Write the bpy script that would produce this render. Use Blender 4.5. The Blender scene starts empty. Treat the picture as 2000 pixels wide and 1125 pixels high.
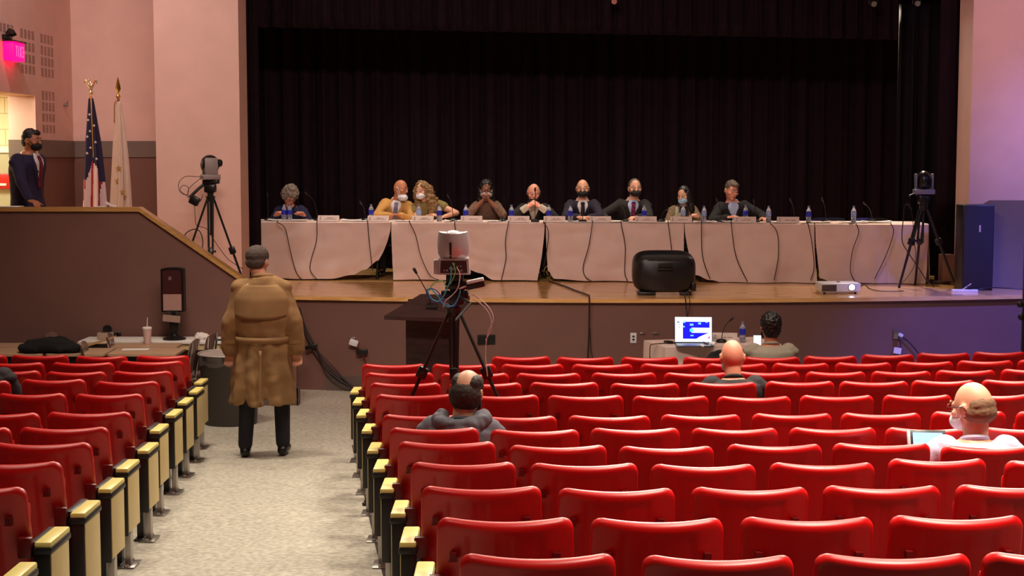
import bpy, bmesh, math, random
from mathutils import Vector, Matrix, Euler, noise
random.seed(7)
PI = math.pi
V = Vector
scene = bpy.context.scene
C = scene.collection
# ------------------------------------------------------------ camera, world, light, exposure
PITCH = math.atan((562.5 - 307) / 3000)
CAMZ = 2.65
cd = bpy.data.cameras.new('camera'); cd.lens = 54; cd.sensor_width = 36; cd.clip_end = 100
cam = bpy.data.objects.new('camera', cd); C.objects.link(cam)
cam.location = (0, 0, CAMZ); cam.rotation_euler = (PI / 2 - PITCH, 0, 0)
scene.camera = cam
scene.view_settings.view_transform = 'Standard'; scene.view_settings.look = 'None'
scene.view_settings.gamma = 1; scene.view_settings.use_curve_mapping = False
scene.view_settings.exposure = 0.0
W = bpy.data.worlds.new('world'); scene.world = W; W.use_nodes = True
W.node_tree.nodes['Background'].inputs[0].default_value = (.9, .6, .6, 1)
W.node_tree.nodes['Background'].inputs[1].default_value = 0.02

def area(name, loc, target, sx, sy, power, col, spread=PI):
    l = bpy.data.lights.new(name, 'AREA'); l.shape = 'RECTANGLE'; l.size = sx; l.size_y = sy
    l.energy = power; l.color = col; l.spread = spread
    o = bpy.data.objects.new(name, l); C.objects.link(o); o.location = loc
    o.rotation_euler = (V(target) - V(loc)).to_track_quat('-Z', 'Y').to_euler(); return o

def spot(name, loc, target, power, col, ang, blend=.8, r=.15):
    l = bpy.data.lights.new(name, 'SPOT'); l.energy = power; l.color = col
    l.spot_size = math.radians(ang); l.spot_blend = blend; l.shadow_soft_size = r
    o = bpy.data.objects.new(name, l); C.objects.link(o); o.location = loc
    o.rotation_euler = (V(target) - V(loc)).to_track_quat('-Z', 'Y').to_euler(); return o

WARM = (1, .87, .70)
for x, y, p, sprd in [(-2.8, 5.2, 30, 80), (2.3, 4.6, 110, 66), (5.2, 4.6, 110, 70), (-3.2, 8.8, 34, 80), (2.1, 7.4, 105, 66), (5.0, 7.4, 115, 70), (1.9, 10.2, 95, 72), (4.8, 10.2, 100, 72),
                      (-3.0, 12.6, 62, 95), (.6, 12.4, 50, 95), (4.2, 12.4, 36, 95)]:
    area('ceiling_downlight', (x, y, 6.5), (x, y, 0), .8, .8, p, WARM, math.radians(sprd))
for x, p in ((-2.6, 70), (1.4, 175), (5.4, 185)):
    area('seat_rim_fill', (x, 15.2, 6.6), (x * .9, 6.2, .8), 1.3, .5, p, WARM, math.radians(95))  # added unseen lamps raking back over the seats to brighten their rims
area('stage_wash', (-.6, 9.0, 6.6), (-.2, 19.5, 1.9), 3.6, .4, 110, (1, .76, .66), math.radians(84))
area('stage_overhead', (.7, 19.9, 6.4), (.7, 19.75, 1.1), 7.0, .3, 80, (1, .84, .68), math.radians(70))
area('wing_wash', (-5.0, 15.6, 6.4), (-5.4, 20.3, 3.0), .8, .4, 30, (1, .80, .76), math.radians(110))
spot('blue_stage_spot', (7.5, 14.5, 6.3), (5.5, 17.3, .55), 3600, (.15, .15, 1), 34, .9, .15)
spot('blue_wall_spot', (7.9, 14.0, 4.6), (7.0, 18.6, 2.2), 800, (.24, .22, 1), 48, 1, .2)
spot('pink_wall_fill', (4.5, 13.0, 6.0), (7.0, 18.6, 4.2), 700, (1, .58, .80), 46, 1, .3)  # unseen lamp added to brighten the upper right wall in pink
area('stage_side_light', (5.0, 20.6, 4.6), (5.6, 18.9, 2.0), .3, .3, 60, (1, .80, .58), math.radians(100))
area('corridor_light', (-6.7, 18.3, 3.45), (-6.7, 18.3, 0), .6, .6, 48, (1, .88, .62))

def at(px, py, Y):
    c, s = math.cos(PITCH), math.sin(PITCH)
    u = 562.5 - py; dy = 3000 * c + u * s; dz = -3000 * s + u * c; t = Y / dy
    return V(((px - 1000) * t, Y, CAMZ + dz * t))
def X_(px, Y, py=560): return at(px, py, Y).x
def Z_(py, Y): return at(1000, py, Y).z
def onz(px, py, z):
    a = at(px, py, 1.0); t = (z - CAMZ) / (a.z - CAMZ); return V((a.x * t, t, z))

# ------------------------------------------------------------ materials
def srgb(r, g, b):
    return tuple(((v / 255) / 12.92 if v <= 10 else ((v / 255 + .055) / 1.055) ** 2.4) for v in (r, g, b))
MATS = {}
def mat(name, rgb, rough=.6, metal=0, nscale=0, namt=.15, bump=0, bscale=None, emit=None, estr=0, spec=.5, trans=0, coat=0, alpha=1):
    if name in MATS: return MATS[name]
    m = bpy.data.materials.new(name); m.use_nodes = True; nt = m.node_tree; b = nt.nodes['Principled BSDF']
    col = (*srgb(*rgb), 1)
    b.inputs['Base Color'].default_value = col; b.inputs['Roughness'].default_value = rough
    b.inputs['Metallic'].default_value = metal; b.inputs['Specular IOR Level'].default_value = spec
    b.inputs['Transmission Weight'].default_value = trans; b.inputs['Coat Weight'].default_value = coat
    b.inputs['Alpha'].default_value = alpha
    tc = nt.nodes.new('ShaderNodeTexCoord')
    n = nt.nodes.new('ShaderNodeTexNoise'); n.inputs['Scale'].default_value = nscale or 6; n.inputs['Detail'].default_value = 4
    nt.links.new(tc.outputs['Object'], n.inputs['Vector'])
    r = nt.nodes.new('ShaderNodeValToRGB'); a = namt if nscale else .05
    r.color_ramp.elements[0].position = .3; r.color_ramp.elements[1].position = .7
    r.color_ramp.elements[0].color = (*[max(0, v * (1 - a)) for v in col[:3]], 1)
    r.color_ramp.elements[1].color = (*[min(1, v * (1 + a)) for v in col[:3]], 1)
    nt.links.new(n.outputs['Fac'], r.inputs['Fac']); nt.links.new(r.outputs['Color'], b.inputs['Base Color'])
    if bump:
        n2 = nt.nodes.new('ShaderNodeTexNoise'); n2.inputs['Scale'].default_value = bscale or 80
        nt.links.new(tc.outputs['Object'], n2.inputs['Vector'])
        bp = nt.nodes.new('ShaderNodeBump'); bp.inputs['Strength'].default_value = bump; bp.inputs['Distance'].default_value = .01
        nt.links.new(n2.outputs['Fac'], bp.inputs['Height']); nt.links.new(bp.outputs['Normal'], b.inputs['Normal'])
    if emit:
        b.inputs['Emission Color'].default_value = (*emit, 1); b.inputs['Emission Strength'].default_value = estr
    MATS[name] = m; return m

def wood(name, c1, c2, scale=(1.2, 14, 14), rough=.3, coat=.3):
    m = bpy.data.materials.new(name); m.use_nodes = True; nt = m.node_tree; b = nt.nodes['Principled BSDF']
    tc = nt.nodes.new('ShaderNodeTexCoord'); mp = nt.nodes.new('ShaderNodeMapping'); mp.inputs['Scale'].default_value = scale
    n = nt.nodes.new('ShaderNodeTexNoise'); n.inputs['Scale'].default_value = 2; n.inputs['Detail'].default_value = 6; n.inputs['Distortion'].default_value = .6
    r = nt.nodes.new('ShaderNodeValToRGB'); r.color_ramp.elements[0].position = .3; r.color_ramp.elements[1].position = .7
    r.color_ramp.elements[0].color = (*srgb(*c1), 1); r.color_ramp.elements[1].color = (*srgb(*c2), 1)
    nt.links.new(tc.outputs['Object'], mp.inputs[0]); nt.links.new(mp.outputs[0], n.inputs['Vector'])
    nt.links.new(n.outputs['Fac'], r.inputs['Fac']); nt.links.new(r.outputs['Color'], b.inputs['Base Color'])
    b.inputs['Roughness'].default_value = rough; b.inputs['Coat Weight'].default_value = coat; b.inputs['Coat Roughness'].default_value = .15
    return m

m_wall = mat('pink_cream_paint', (226, 188, 176), .75, nscale=3, namt=.04, bump=.15, bscale=120)
m_grey = mat('grey_wall_paint', (120, 84, 74), .7, nscale=2, namt=.06, bump=.1, bscale=150)
m_greyband = mat('grey_rail_paint', (118, 102, 94), .6, nscale=2, namt=.05)
m_base = mat('grey_baseboard', (100, 84, 78), .6)
m_cream = mat('corridor_paint', (236, 226, 190), .6, nscale=4, namt=.04)
m_green = mat('corridor_green_paint', (176, 178, 150), .6)
m_dim = mat('dim_hall_paint', (92, 74, 66), .85)
m_ceil = mat('ceiling_paint', (205, 190, 178), .9)
m_stage = wood('stage_boards', (222, 166, 100), (246, 200, 132), (1, 10, 10), .18, .3)
m_cap = wood('oak_cap', (176, 128, 70), (210, 164, 98), (1, 18, 18), .3, .3)
m_velvet = mat('black_velvet', (30, 17, 23), .9, nscale=8, namt=.2, bump=.2, bscale=200, spec=.12)
m_velvet2 = mat('dark_plum_velvet', (14, 6, 12), .8, nscale=8, namt=.2, spec=.2)
m_red = mat('red_seat_plastic', (198, 1, 3), .40, nscale=3, namt=.05, spec=.6)
m_redd = mat('dark_red_plastic', (100, 6, 10), .4)
m_arm = mat('yellow_cream_laminate', (236, 218, 128), .4)
m_lam = mat('cream_laminate', (222, 200, 142), .5, nscale=5, namt=.05)
m_black = mat('black_metal', (24, 22, 22), .45, spec=.5)
m_bplastic = mat('black_plastic', (20, 18, 20), .35)
m_steel = mat('brushed_steel', (170, 165, 160), .3, .9)
m_chrome = mat('chrome', (220, 215, 210), .12, 1)
m_cloth = mat('white_tablecloth', (222, 196, 186), .85, nscale=5, namt=.04, bump=.15, bscale=300)
m_white = mat('white_plastic', (225, 225, 228), .4)
m_paper = mat('white_paper', (238, 232, 226), .8)
m_plate = mat('name_card', (226, 206, 196), .7)
m_ink = mat('grey_ink', (150, 120, 118), .8)
m_cable = mat('black_cable', (40, 24, 24), .5)
m_floor = mat('speckled_floor', (176, 170, 156), .75, nscale=28, namt=.28, bump=.4, bscale=60)

# ------------------------------------------------------------ mesh builder
class MB:
    def __init__(s): s.bm = bmesh.new()
    def box(s, c, sz, R=None, bev=0):
        m = Matrix.Translation(V(c)) @ (R.to_4x4() if R else Matrix.Identity(4)) @ Matrix.Diagonal((*sz, 1))
        r = bmesh.ops.create_cube(s.bm, size=1, matrix=m)
        if bev:
            es = list({e for v in r['verts'] for e in v.link_edges})
            bmesh.ops.bevel(s.bm, geom=es, offset=bev, segments=2, affect='EDGES', profile=.5)
        return s
    def bb(s, a, b, bev=0):
        a, b = V(a), V(b); return s.box((a + b) / 2, [abs(t) for t in (b - a)], None, bev)
    def rings(s, rings, cap=True, close=True):
        vs = [[s.bm.verts.new(p) for p in r] for r in rings]
        n = len(rings[0])
        for a, b in zip(vs, vs[1:]):
            for i in range(n if close else n - 1):
                j = (i + 1) % n; s.bm.faces.new((a[i], a[j], b[j], b[i]))
        if cap:
            s.bm.faces.new(list(reversed(vs[0]))); s.bm.faces.new(vs[-1])
        return s
    def cyl(s, p0, p1, r0, r1=None, n=14):
        p0, p1 = V(p0), V(p1); r1 = r0 if r1 is None else r1
        q = (p1 - p0).to_track_quat('Z', 'Y'); ux, uy = q @ V((1, 0, 0)), q @ V((0, 1, 0))
        R = lambda p, r: [p + ux * (r * math.cos(2 * PI * i / n)) + uy * (r * math.sin(2 * PI * i / n)) for i in range(n)]
        return s.rings([R(p0, r0), R(p1, r1)])
    def cap(s, p0, p1, r0, r1, n=12):        # capsule with round ends
        p0, p1 = V(p0), V(p1); d = p1 - p0; L = d.length
        if L < 1e-5: return s.ell(p0, (r0,) * 3)
        d = d / L; q = d.to_track_quat('Z', 'Y'); ux, uy = q @ V((1, 0, 0)), q @ V((0, 1, 0)); R = []
        for k in range(5):
            a = -PI / 2 + (PI / 2) * (k + .35) / 5
            R.append((p0 + d * r0 * math.sin(a), r0 * math.cos(a)))
        for k in range(5):
            a = (PI / 2) * (k + .0) / 5
            R.append((p1 + d * r1 * math.sin(a), r1 * math.cos(a)))
        return s.rings([[p + ux * (r * math.cos(2 * PI * i / n)) + uy * (r * math.sin(2 * PI * i / n)) for i in range(n)] for p, r in R])
    def chain(s, pts, rs, n=12):
        for i in range(len(pts) - 1): s.cap(pts[i], pts[i + 1], rs[i], rs[i + 1], n)
        return s
    def tube(s, pts, r, n=8, smooth=True):
        pts = [V(p) for p in pts]
        if smooth and len(pts) > 2:
            out = []
            for i in range(len(pts) - 1):
                a, b, c, d = pts[max(i - 1, 0)], pts[i], pts[i + 1], pts[min(i + 2, len(pts) - 1)]
                for k in range(6):
                    t = k / 6
                    out.append(.5 * ((2 * b) + (c - a) * t + (2 * a - 5 * b + 4 * c - d) * t * t + (3 * b - a - 3 * c + d) * t ** 3))
            pts = out + [pts[-1]]
        rs = []; up = V((0, 0, 1)); prev = None
        for i, p in enumerate(pts):
            d = (pts[min(i + 1, len(pts) - 1)] - pts[max(i - 1, 0)])
            if d.length < 1e-7: d = V((0, 0, 1))
            d.normalize()
            ux = d.cross(prev if prev is not None else (V((0, 1, 0)) if abs(d.z) > .9 else up))
            if ux.length < 1e-4: ux = d.orthogonal()
            ux.normalize(); uy = d.cross(ux); prev = -uy if False else ux.cross(d) * -1
            prev = uy * -1
            rs.append([p + ux * (r * math.cos(2 * PI * k / n)) + uy * (r * math.sin(2 * PI * k / n)) for k in range(n)])
        return s.rings(rs)
    def lathe(s, prof, c=(0, 0, 0), n=20, M=None):
        c = V(c)
        R = []
        for r, z in prof:
            ring = [V((max(r, 1e-4) * math.cos(2 * PI * i / n), max(r, 1e-4) * math.sin(2 * PI * i / n), z)) for i in range(n)]
            R.append([c + ((M @ p) if M else p) for p in ring])
        return s.rings(R)
    def ell(s, c, r, R=None, u=18, v=12):
        m = Matrix.Translation(V(c)) @ (R.to_4x4() if R else Matrix.Identity(4)) @ Matrix.Diagonal((*r, 1))
        bmesh.ops.create_uvsphere(s.bm, u_segments=u, v_segments=v, radius=1, matrix=m); return s
    def prism(s, poly, d, thick):             # poly of 3D points extruded by vector d
        a = [s.bm.verts.new(V(p)) for p in poly]; b = [s.bm.verts.new(V(p) + V(d)) for p in poly]; n = len(poly)
        s.bm.faces.new(a); s.bm.faces.new(list(reversed(b)))
        for i in range(n):
            j = (i + 1) % n; s.bm.faces.new((a[j], a[i], b[i], b[j]))
        return s
    def sheet(s, fn, nu, nv, th=.004, off=None):      # closed thin surface of fn(u, v), offset along off or its normal
        P = [[V(fn(i / nu, j / nv)) for i in range(nu + 1)] for j in range(nv + 1)]
        def nrm(i, j):
            if off is not None: return V(off)
            du = P[j][min(i + 1, nu)] - P[j][max(i - 1, 0)]; dv = P[min(j + 1, nv)][i] - P[max(j - 1, 0)][i]
            w = du.cross(dv); return w.normalized() if w.length > 1e-9 else V((0, 0, 1))
        A = [[s.bm.verts.new(P[j][i]) for i in range(nu + 1)] for j in range(nv + 1)]
        B = [[s.bm.verts.new(P[j][i] + nrm(i, j) * th) for i in range(nu + 1)] for j in range(nv + 1)]
        f = s.bm.faces.new
        for j in range(nv):
            for i in range(nu):
                f((A[j][i], A[j + 1][i], A[j + 1][i + 1], A[j][i + 1])); f((B[j][i], B[j][i + 1], B[j + 1][i + 1], B[j + 1][i]))
        for i in range(nu):
            f((A[0][i], A[0][i + 1], B[0][i + 1], B[0][i])); f((A[nv][i + 1], A[nv][i], B[nv][i], B[nv][i + 1]))
        for j in range(nv):
            f((A[j + 1][0], A[j][0], B[j][0], B[j + 1][0])); f((A[j][nu], A[j + 1][nu], B[j + 1][nu], B[j][nu]))
        return s
    def mesh(s, name, m, sharp=35):
        bmesh.ops.recalc_face_normals(s.bm, faces=s.bm.faces)
        me = bpy.data.meshes.new(name); s.bm.to_mesh(me); s.bm.free()
        for x in (m if isinstance(m, (list, tuple)) else [m]): me.materials.append(x)
        me.polygons.foreach_set('use_smooth', [True] * len(me.polygons))
        if sharp: me.set_sharp_from_angle(angle=math.radians(sharp))
        return me
    def build(s, name, m, parent=None, sharp=35):
        o = bpy.data.objects.new(name, s.mesh(name, m, sharp)); C.objects.link(o)
        if parent: o.parent = parent
        return o
    def blob(s, name, m, parent=None, voxel=.01, smooth=3, disp=0, dscale=30):
        """union of the overlapping solids as one continuous smooth surface"""
        bmesh.ops.recalc_face_normals(s.bm, faces=s.bm.faces)
        me = bpy.data.meshes.new(name + '_raw'); s.bm.to_mesh(me); s.bm.free()
        o = bpy.data.objects.new(name, me); C.objects.link(o)
        r = o.modifiers.new('r', 'REMESH'); r.mode = 'VOXEL'; r.voxel_size = voxel; r.use_smooth_shade = True
        if smooth:
            q = o.modifiers.new('s', 'SMOOTH'); q.iterations = smooth; q.factor = .5
        dg = bpy.context.evaluated_depsgraph_get(); dg.update()
        new = bpy.data.meshes.new_from_object(o.evaluated_get(dg)); o.modifiers.clear(); o.data = new; new.name = name
        bpy.data.meshes.remove(me)
        new.materials.clear()
        for x in (m if isinstance(m, (list, tuple)) else [m]): new.materials.append(x)
        if disp:
            ns = [v.normal.copy() for v in new.vertices]
            for v, nn in zip(new.vertices, ns): v.co += nn * disp * (noise.noise(v.co * dscale) + .5 * noise.noise(v.co * dscale * 2.3))
        new.polygons.foreach_set('use_smooth', [True] * len(new.polygons))
        if parent: o.parent = parent
        return o

def tag(o, label, cat, group=None, kind=None):
    if label: o['label'] = label
    if cat: o['category'] = cat
    if group: o['group'] = group
    if kind: o['kind'] = kind
    return o
def thing(name, label, cat, loc=(0, 0, 0), rz=0, group=None):
    o = bpy.data.objects.new(name, None); C.objects.link(o); o.empty_display_size = .1
    o.location = loc; o.rotation_euler = (0, 0, rz); return tag(o, label, cat, group)
def struct(o): o['kind'] = 'structure'; return o
def copy_tree(o, parent=None):
    c = o.copy(); C.objects.link(c); c.parent = parent
    for ch in [x for x in o.children]: copy_tree(ch, c)
    return c
def setmats(o, fn):
    for p in o.data.polygons: p.material_index = fn(p.center)
RZ = lambda a: Matrix.Rotation(a, 3, 'Z')
RX = lambda a: Matrix.Rotation(a, 3, 'X')
RY = lambda a: Matrix.Rotation(a, 3, 'Y')

# ------------------------------------------------------------ setting
FP = [(-5, 1.19), (0, .855), (4.91, .516), (5.63, .468), (6.42, .415), (7.18, .363), (7.96, .31), (8.74, .258), (9.5, .218), (10.3, .2),
      (11.05, .18), (11.8, .15), (12.55, .12), (13.3, .085), (15.0, .03), (16.2, 0), (18, 0)]
def fz(y):
    for (a, b), (c, d) in zip(FP, FP[1:]):
        if a <= y <= c: return b + (d - b) * (y - a) / (c - a)
    return 0
STZ = 1.08
def lipY(x): return 17.06 + .0255 * (x - 1.4) ** 2
mb = MB()
mb.rings([[V((-5.9, y, z)) for y, z in FP] + [V((-5.9, 18, -.3)), V((-5.9, -5, -.3))], [V((8.2, y, z)) for y, z in FP] + [V((8.2, 18, -.3)), V((8.2, -5, -.3))]])
struct(mb.build('floor', m_floor, sharp=30))
m_dark_mat = mat('added_dark_mat', (52, 42, 40), .9, nscale=30, namt=.2)  # dark mats added under the seats to cut floor reflections on their backs
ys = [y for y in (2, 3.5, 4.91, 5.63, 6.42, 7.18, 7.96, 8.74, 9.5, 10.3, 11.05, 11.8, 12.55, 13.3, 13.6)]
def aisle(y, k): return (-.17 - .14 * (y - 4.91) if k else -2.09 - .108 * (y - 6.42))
for nm, fa, fb in (('floor_added_mat_right', lambda y: aisle(y, 1) - .05, lambda y: 7.6), ('floor_added_mat_left', lambda y: -5.6, lambda y: aisle(y, 0) - .25)):
    mb = MB(); mb.rings([[V((fa(y), y, fz(y) - .03)), V((fb(y), y, fz(y) - .03)), V((fb(y), y, fz(y) + .002)), V((fa(y), y, fz(y) + .002))] for y in ys]); struct(mb.build(nm, m_dark_mat))
# stage platform with a gently bowed front
xs = [-3.95 + i * (8.2 + 3.95) / 40 for i in range(41)]
poly = [V((x, lipY(x), 0)) for x in xs] + [V((8.2, 23.5, 0)), V((-3.95, 23.5, 0))]
mb = MB(); mb.prism(poly, (0, 0, STZ - .045), 0); struct(mb.build('wall_stage_front', m_grey, sharp=30))
poly = [V((x, lipY(x) - .05, STZ - .045)) for x in xs] + [V((8.2, 23.5, STZ - .045)), V((-3.95, 23.5, STZ - .045))]
mb = MB(); mb.prism(poly, (0, 0, .045), 0); struct(mb.build('floor_stage', m_stage, sharp=30))
xs2 = [x for x in xs if x > -2.35]
mb = MB(); mb.rings([[V((x, lipY(x) - .012, 0)), V((x, lipY(x) - .012, .17)), V((x, lipY(x) + .02, .185)), V((x, lipY(x) + .02, 0))] for x in xs2])
struct(mb.build('baseboard_stage', m_base))
mb = MB(); mb.bb((-7.6, 16.42, STZ - .06), (-3.95, 23.5, STZ)); mb.bb((-7.6, 16.42, 0), (-3.95, 16.5, STZ - .06)); struct(mb.build('floor_wing', m_stage))
# stairs up to the wing behind the parapet
for i in range(6):
    h = STZ * (i + 1) / 7; x = -2.50 - .242 * i
    mb = MB(); mb.bb((x - .242, 16.44, 0), (x, 17.34, h)); struct(mb.build('trim_%d' % (i + 1), m_stage))
# parapet wall with sloping top, wooden cap
PY = 16.3; zt = Z_(413, PY); xa = X_(275, PY); xb = X_(577, PY); zb = Z_(622, PY)
mb = MB(); mb.prism([(-5.77, PY, 0), (xb, PY, 0), (xb, PY, zb), (xa, PY, zt), (-5.77, PY, zt)], (0, .12, 0), 0); struct(mb.build('wall_parapet', m_grey))
mb = MB()
capz = .045
for (x0, z0), (x1, z1) in (((-5.77, zt), (xa, zt)), ((xa, zt), (xb + .03, zb - .02))):
    mb.prism([(x0, PY - .035, z0), (x1, PY - .035, z1), (x1, PY - .035, z1 + capz), (x0, PY - .035, z0 + capz)], (0, .19, 0), 0)
struct(mb.build('trim_7', m_cap))
mb = MB(); mb.bb((-5.77, PY - .014, 0), (xb + .015, PY - .001, .185)); mb.bb((xb + .001, PY - .014, 0), (xb + .02, PY + .13, .185)); struct(mb.build('baseboard_parapet', m_base))
# hall shell
mb = MB(); mb.bb((-6, -5, 0), (-5.9, 16.3, 7)); struct(mb.build('wall_left', m_dim))
mb = MB(); mb.bb((8.2, -5, 0), (8.35, 23.5, 7)); struct(mb.build('wall_right', m_dim))
mb = MB(); mb.bb((-6, -5.15, 0), (8.35, -5, 7)); struct(mb.build('wall_back', m_dim))
mb = MB(); mb.bb((-7.6, -5, 7), (8.35, 24, 7.12)); struct(mb.build('ceiling', m_ceil))
mb = MB(); mb.bb((-7.6, 23.5, 0), (8.35, 23.65, 7)); struct(mb.build('wall_stage_back', m_velvet))
# wing side wall with the lit doorway
SX = -5.77; DY0, DY1 = 16.6, 5.77 * 3000 / 925; dz = Z_(187, DY1)
mb = MB(); mb.bb((SX - .33, DY1, STZ), (SX, 20.3, 7)); mb.bb((SX - .33, DY0, dz), (SX, DY1, 7)); mb.bb((SX - .33, 16.3, STZ), (SX, DY0, 7))
struct(mb.build('wall_wing_side', m_wall, sharp=30))
mb = MB(); mb.bb((SX - .33, 20.3, STZ), (-4.1, 20.45, 7)); struct(mb.build('wall_wing_back', m_wall))
zd = Z_(275.5, 20.3); zd2 = Z_(307, 20.3)
mb = MB(); mb.bb((SX, 20.27, zd2), (-4.1, 20.3, zd)); mb.bb((SX, DY1 - .012, zd2), (SX + .025, 20.27, zd)); mb.bb((SX - .33, DY1 - .025, zd2), (SX + .025, DY1, zd)); struct(mb.build('trim_8', m_greyband))
mb = MB(); mb.bb((SX, 20.29, STZ), (-4.1, 20.3, zd2)); mb.bb((SX, DY1, STZ), (SX + .008, 20.29, zd2)); mb.bb((SX - .33, DY1 - .008, STZ), (SX, DY1, zd2)); struct(mb.build('trim_9', m_grey))
# corridor beyond the doorway
m_block = bpy.data.materials.new('painted_block'); m_block.use_nodes = True
nt = m_block.node_tree; b = nt.nodes['Principled BSDF']; br = nt.nodes.new('ShaderNodeTexBrick'); tc = nt.nodes.new('ShaderNodeTexCoord')
mp = nt.nodes.new('ShaderNodeMapping'); mp.inputs['Rotation'].default_value = (PI / 2, 0, 0)
br.inputs['Scale'].default_value = 1; br.inputs['Brick Width'].default_value = .4; br.inputs['Row Height'].default_value = .2; br.inputs['Mortar Size'].default_value = .006
for k, c in (('Color1', (236, 224, 186)), ('Color2', (232, 220, 182)), ('Mortar', (190, 176, 140))): br.inputs[k].default_value = (*srgb(*c), 1)
nt.links.new(tc.outputs['Object'], mp.inputs[0]); nt.links.new(mp.outputs[0], br.inputs['Vector']); nt.links.new(br.outputs['Color'], b.inputs['Base Color'])
zr = Z_(298, 19.5)
mb = MB(); mb.bb((-7.6, 19.5, zr), (SX - .33, 19.6, 4)); struct(mb.build('wall_corridor_end', m_block))
mb = MB(); mb.bb((-7.6, 19.5, STZ), (SX - .33, 19.6, zr)); struct(mb.build('wall_corridor_lower', m_green))
mb = MB(); mb.bb((-7.6, 19.47, zr), (SX - .33, 19.5, zr + .07)); struct(mb.build('trim_10', m_paper))
mb = MB(); mb.bb((-7.7, 16.3, STZ), (-7.6, 19.6, 4)); struct(mb.build('wall_corridor_left', m_cream))
mb = MB(); mb.bb((-7.6, 16.3, 3.7), (SX - .33, 19.5, 3.8)); struct(mb.build('ceiling_corridor', m_cream))
mb = MB(); mb.bb((-7.6, 16.3, 0), (SX - .33, 16.4, 4)); struct(mb.build('wall_corridor_near', m_cream))
# proscenium walls
PL = X_(473, 18.6); PL0 = X_(310, 18.6)
mb = MB(); mb.bb((PL0, 18.6, STZ), (PL, 19.15, 7)); mb.bb((PL0, 19.15, STZ), (PL0 + .15, 20.45, 7)); struct(mb.build('wall_proscenium_left', m_wall))
PR = X_(1888, 18.6)
mb = MB(); mb.bb((PR, 18.6, STZ), (8.2, 19.16, 7)); struct(mb.build('wall_proscenium_right', m_wall))
mb = MB(); mb.bb((PL, 18.6, 5.2), (PR, 19.15, 7)); struct(mb.build('wall_proscenium_top', m_wall))
x0 = X_(1925, 18.42); zp = Z_(392, 18.42)
mb = MB(); mb.prism([(x0, 18.42, STZ), (8.2, 18.42, STZ), (8.2, 18.42, zp), (x0 + .07, 18.42, zp), (x0, 18.42, zp - .04)], (0, .17, 0), 0); struct(mb.build('wall_parapet_right', m_greyband))
# acoustic slot groups on the wing side wall
m_slot = mat('slot_shadow', (150, 118, 110), .9)
gi = 11
for (xa_, xb_, rows) in ((8, 37, ((46, 64),)), (48, 77, ((58, 76), (82, 100), (106, 123), (127, 144))),
                       (87, 113, ((68, 86), (91, 109), (113, 130), (134, 151), (178, 196), (200, 217), (222, 238), (244, 260)))):
    for (ya, yb) in rows:
        y0, y1 = 5.77 * 3000 / (1000 - xa_), 5.77 * 3000 / (1000 - xb_); ym = (y0 + y1) / 2
        z0, z1 = Z_(yb, ym), Z_(ya, ym); mb = MB()
        for i in range(4):
            for j in range(6):
                yy = y0 + (y1 - y0) * (i + .15) / 4; zz = z0 + (z1 - z0) * (j + .2) / 6
                mb.bb((SX - .003, yy, zz), (SX + .002, yy + (y1 - y0) / 4 * .68, zz + (z1 - z0) / 6 * .5))
        struct(mb.build('trim_%d' % gi, m_slot)); gi += 1

# ------------------------------------------------------------ curtains
def curtain(name, label, x0, x1, Y, z0, z1, pleat, amp, m, cat='curtain', hem=None, seed=0, group=None):
    nx = max(24, int((x1 - x0) / pleat * 10)); nz = 14
    def fn(u, v):
        x = x0 + (x1 - x0) * u
        ph = x / pleat * 2 * PI + 1.3 * noise.noise(V((x * .9, seed, 0)))
        zz = z0 + (z1 - z0) * v + (hem(x) * (1 - v) if hem else 0)
        f = 1 + .4 * noise.noise(V((x * 2, seed + 3, v * 1.5)))
        return (x + .01 * math.sin(ph * 2), Y + amp * f * math.sin(ph) + .3 * amp * math.sin(ph * 2.3 + v * 2), zz)
    mb = MB(); mb.sheet(fn, nx, nz, .006, off=(0, 1, 0)); o = mb.build(name, m, sharp=0)
    return tag(o, label, cat, group)
curtain('stage_curtain', 'tall black pleated curtain hanging behind the panel table across the stage', -3.9, 7.0, 21.7, STZ + .02, 6.6, .26, .07, m_velvet)
curtain('valance_curtain', 'short black pleated valance hanging across the top of the stage', X_(505, 19.7), X_(1744, 19.7), 19.7, Z_(72, 19.7), 6.2, .21, .055, m_velvet,
        hem=lambda x: .12 - .035 * (x + 3.2) * .55, seed=5)
curtain('side_curtain', 'narrow dark curtain leg at the left edge of the stage', -3.45, X_(512, 19.6), 19.6, STZ + .01, 6.2, .12, .025, m_velvet, seed=9)
curtain('side_curtain', 'dark plum curtain leg right of the black stage curtain', X_(1744, 20.2), X_(1835, 20.2), 20.2, STZ + .01, Z_(8, 20.2), .17, .04, m_velvet2, seed=12)
curtain('side_curtain', 'flat dark curtain leg against the right side of the stage opening', X_(1826, 19.5), 6.1, 19.5, STZ + .01, 6.2, .4, .02, m_velvet, seed=14)
# stage lamp cans on a pipe
for px, py in ((1199, 4), (1705, 9), (1790, 8)):
    p = at(px, py, 19.35)
    t = thing('stage_lamp', 'small stage lamp above the valance, %s' % {1199: 'at top centre of the photo', 1705: 'left one of the pair at top right', 1790: 'right one of the pair at top right'}[px], 'lamp', p, 0, 'lamps over the stage')
    MB().cyl((0, -.06, 0), (0, .08, .03), .035, .028).build('housing', m_steel, t)
    MB().tube([(-.05, 0, .0), (-.05, 0, .08), (.05, 0, .08), (.05, 0, 0)], .006, smooth=False).cyl((0, 0, .08), (0, 0, .3), .008).build('yoke', m_black, t)
mb = MB(); mb.cyl((PL + .02, 19.35, Z_(4, 19.35) + .32), (PR - .02, 19.35, Z_(4, 19.35) + .32), .025); tag(mb.build('lighting_pipe', m_black), 'black pipe carrying the stage lamps above the valance', 'pipe')

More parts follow.
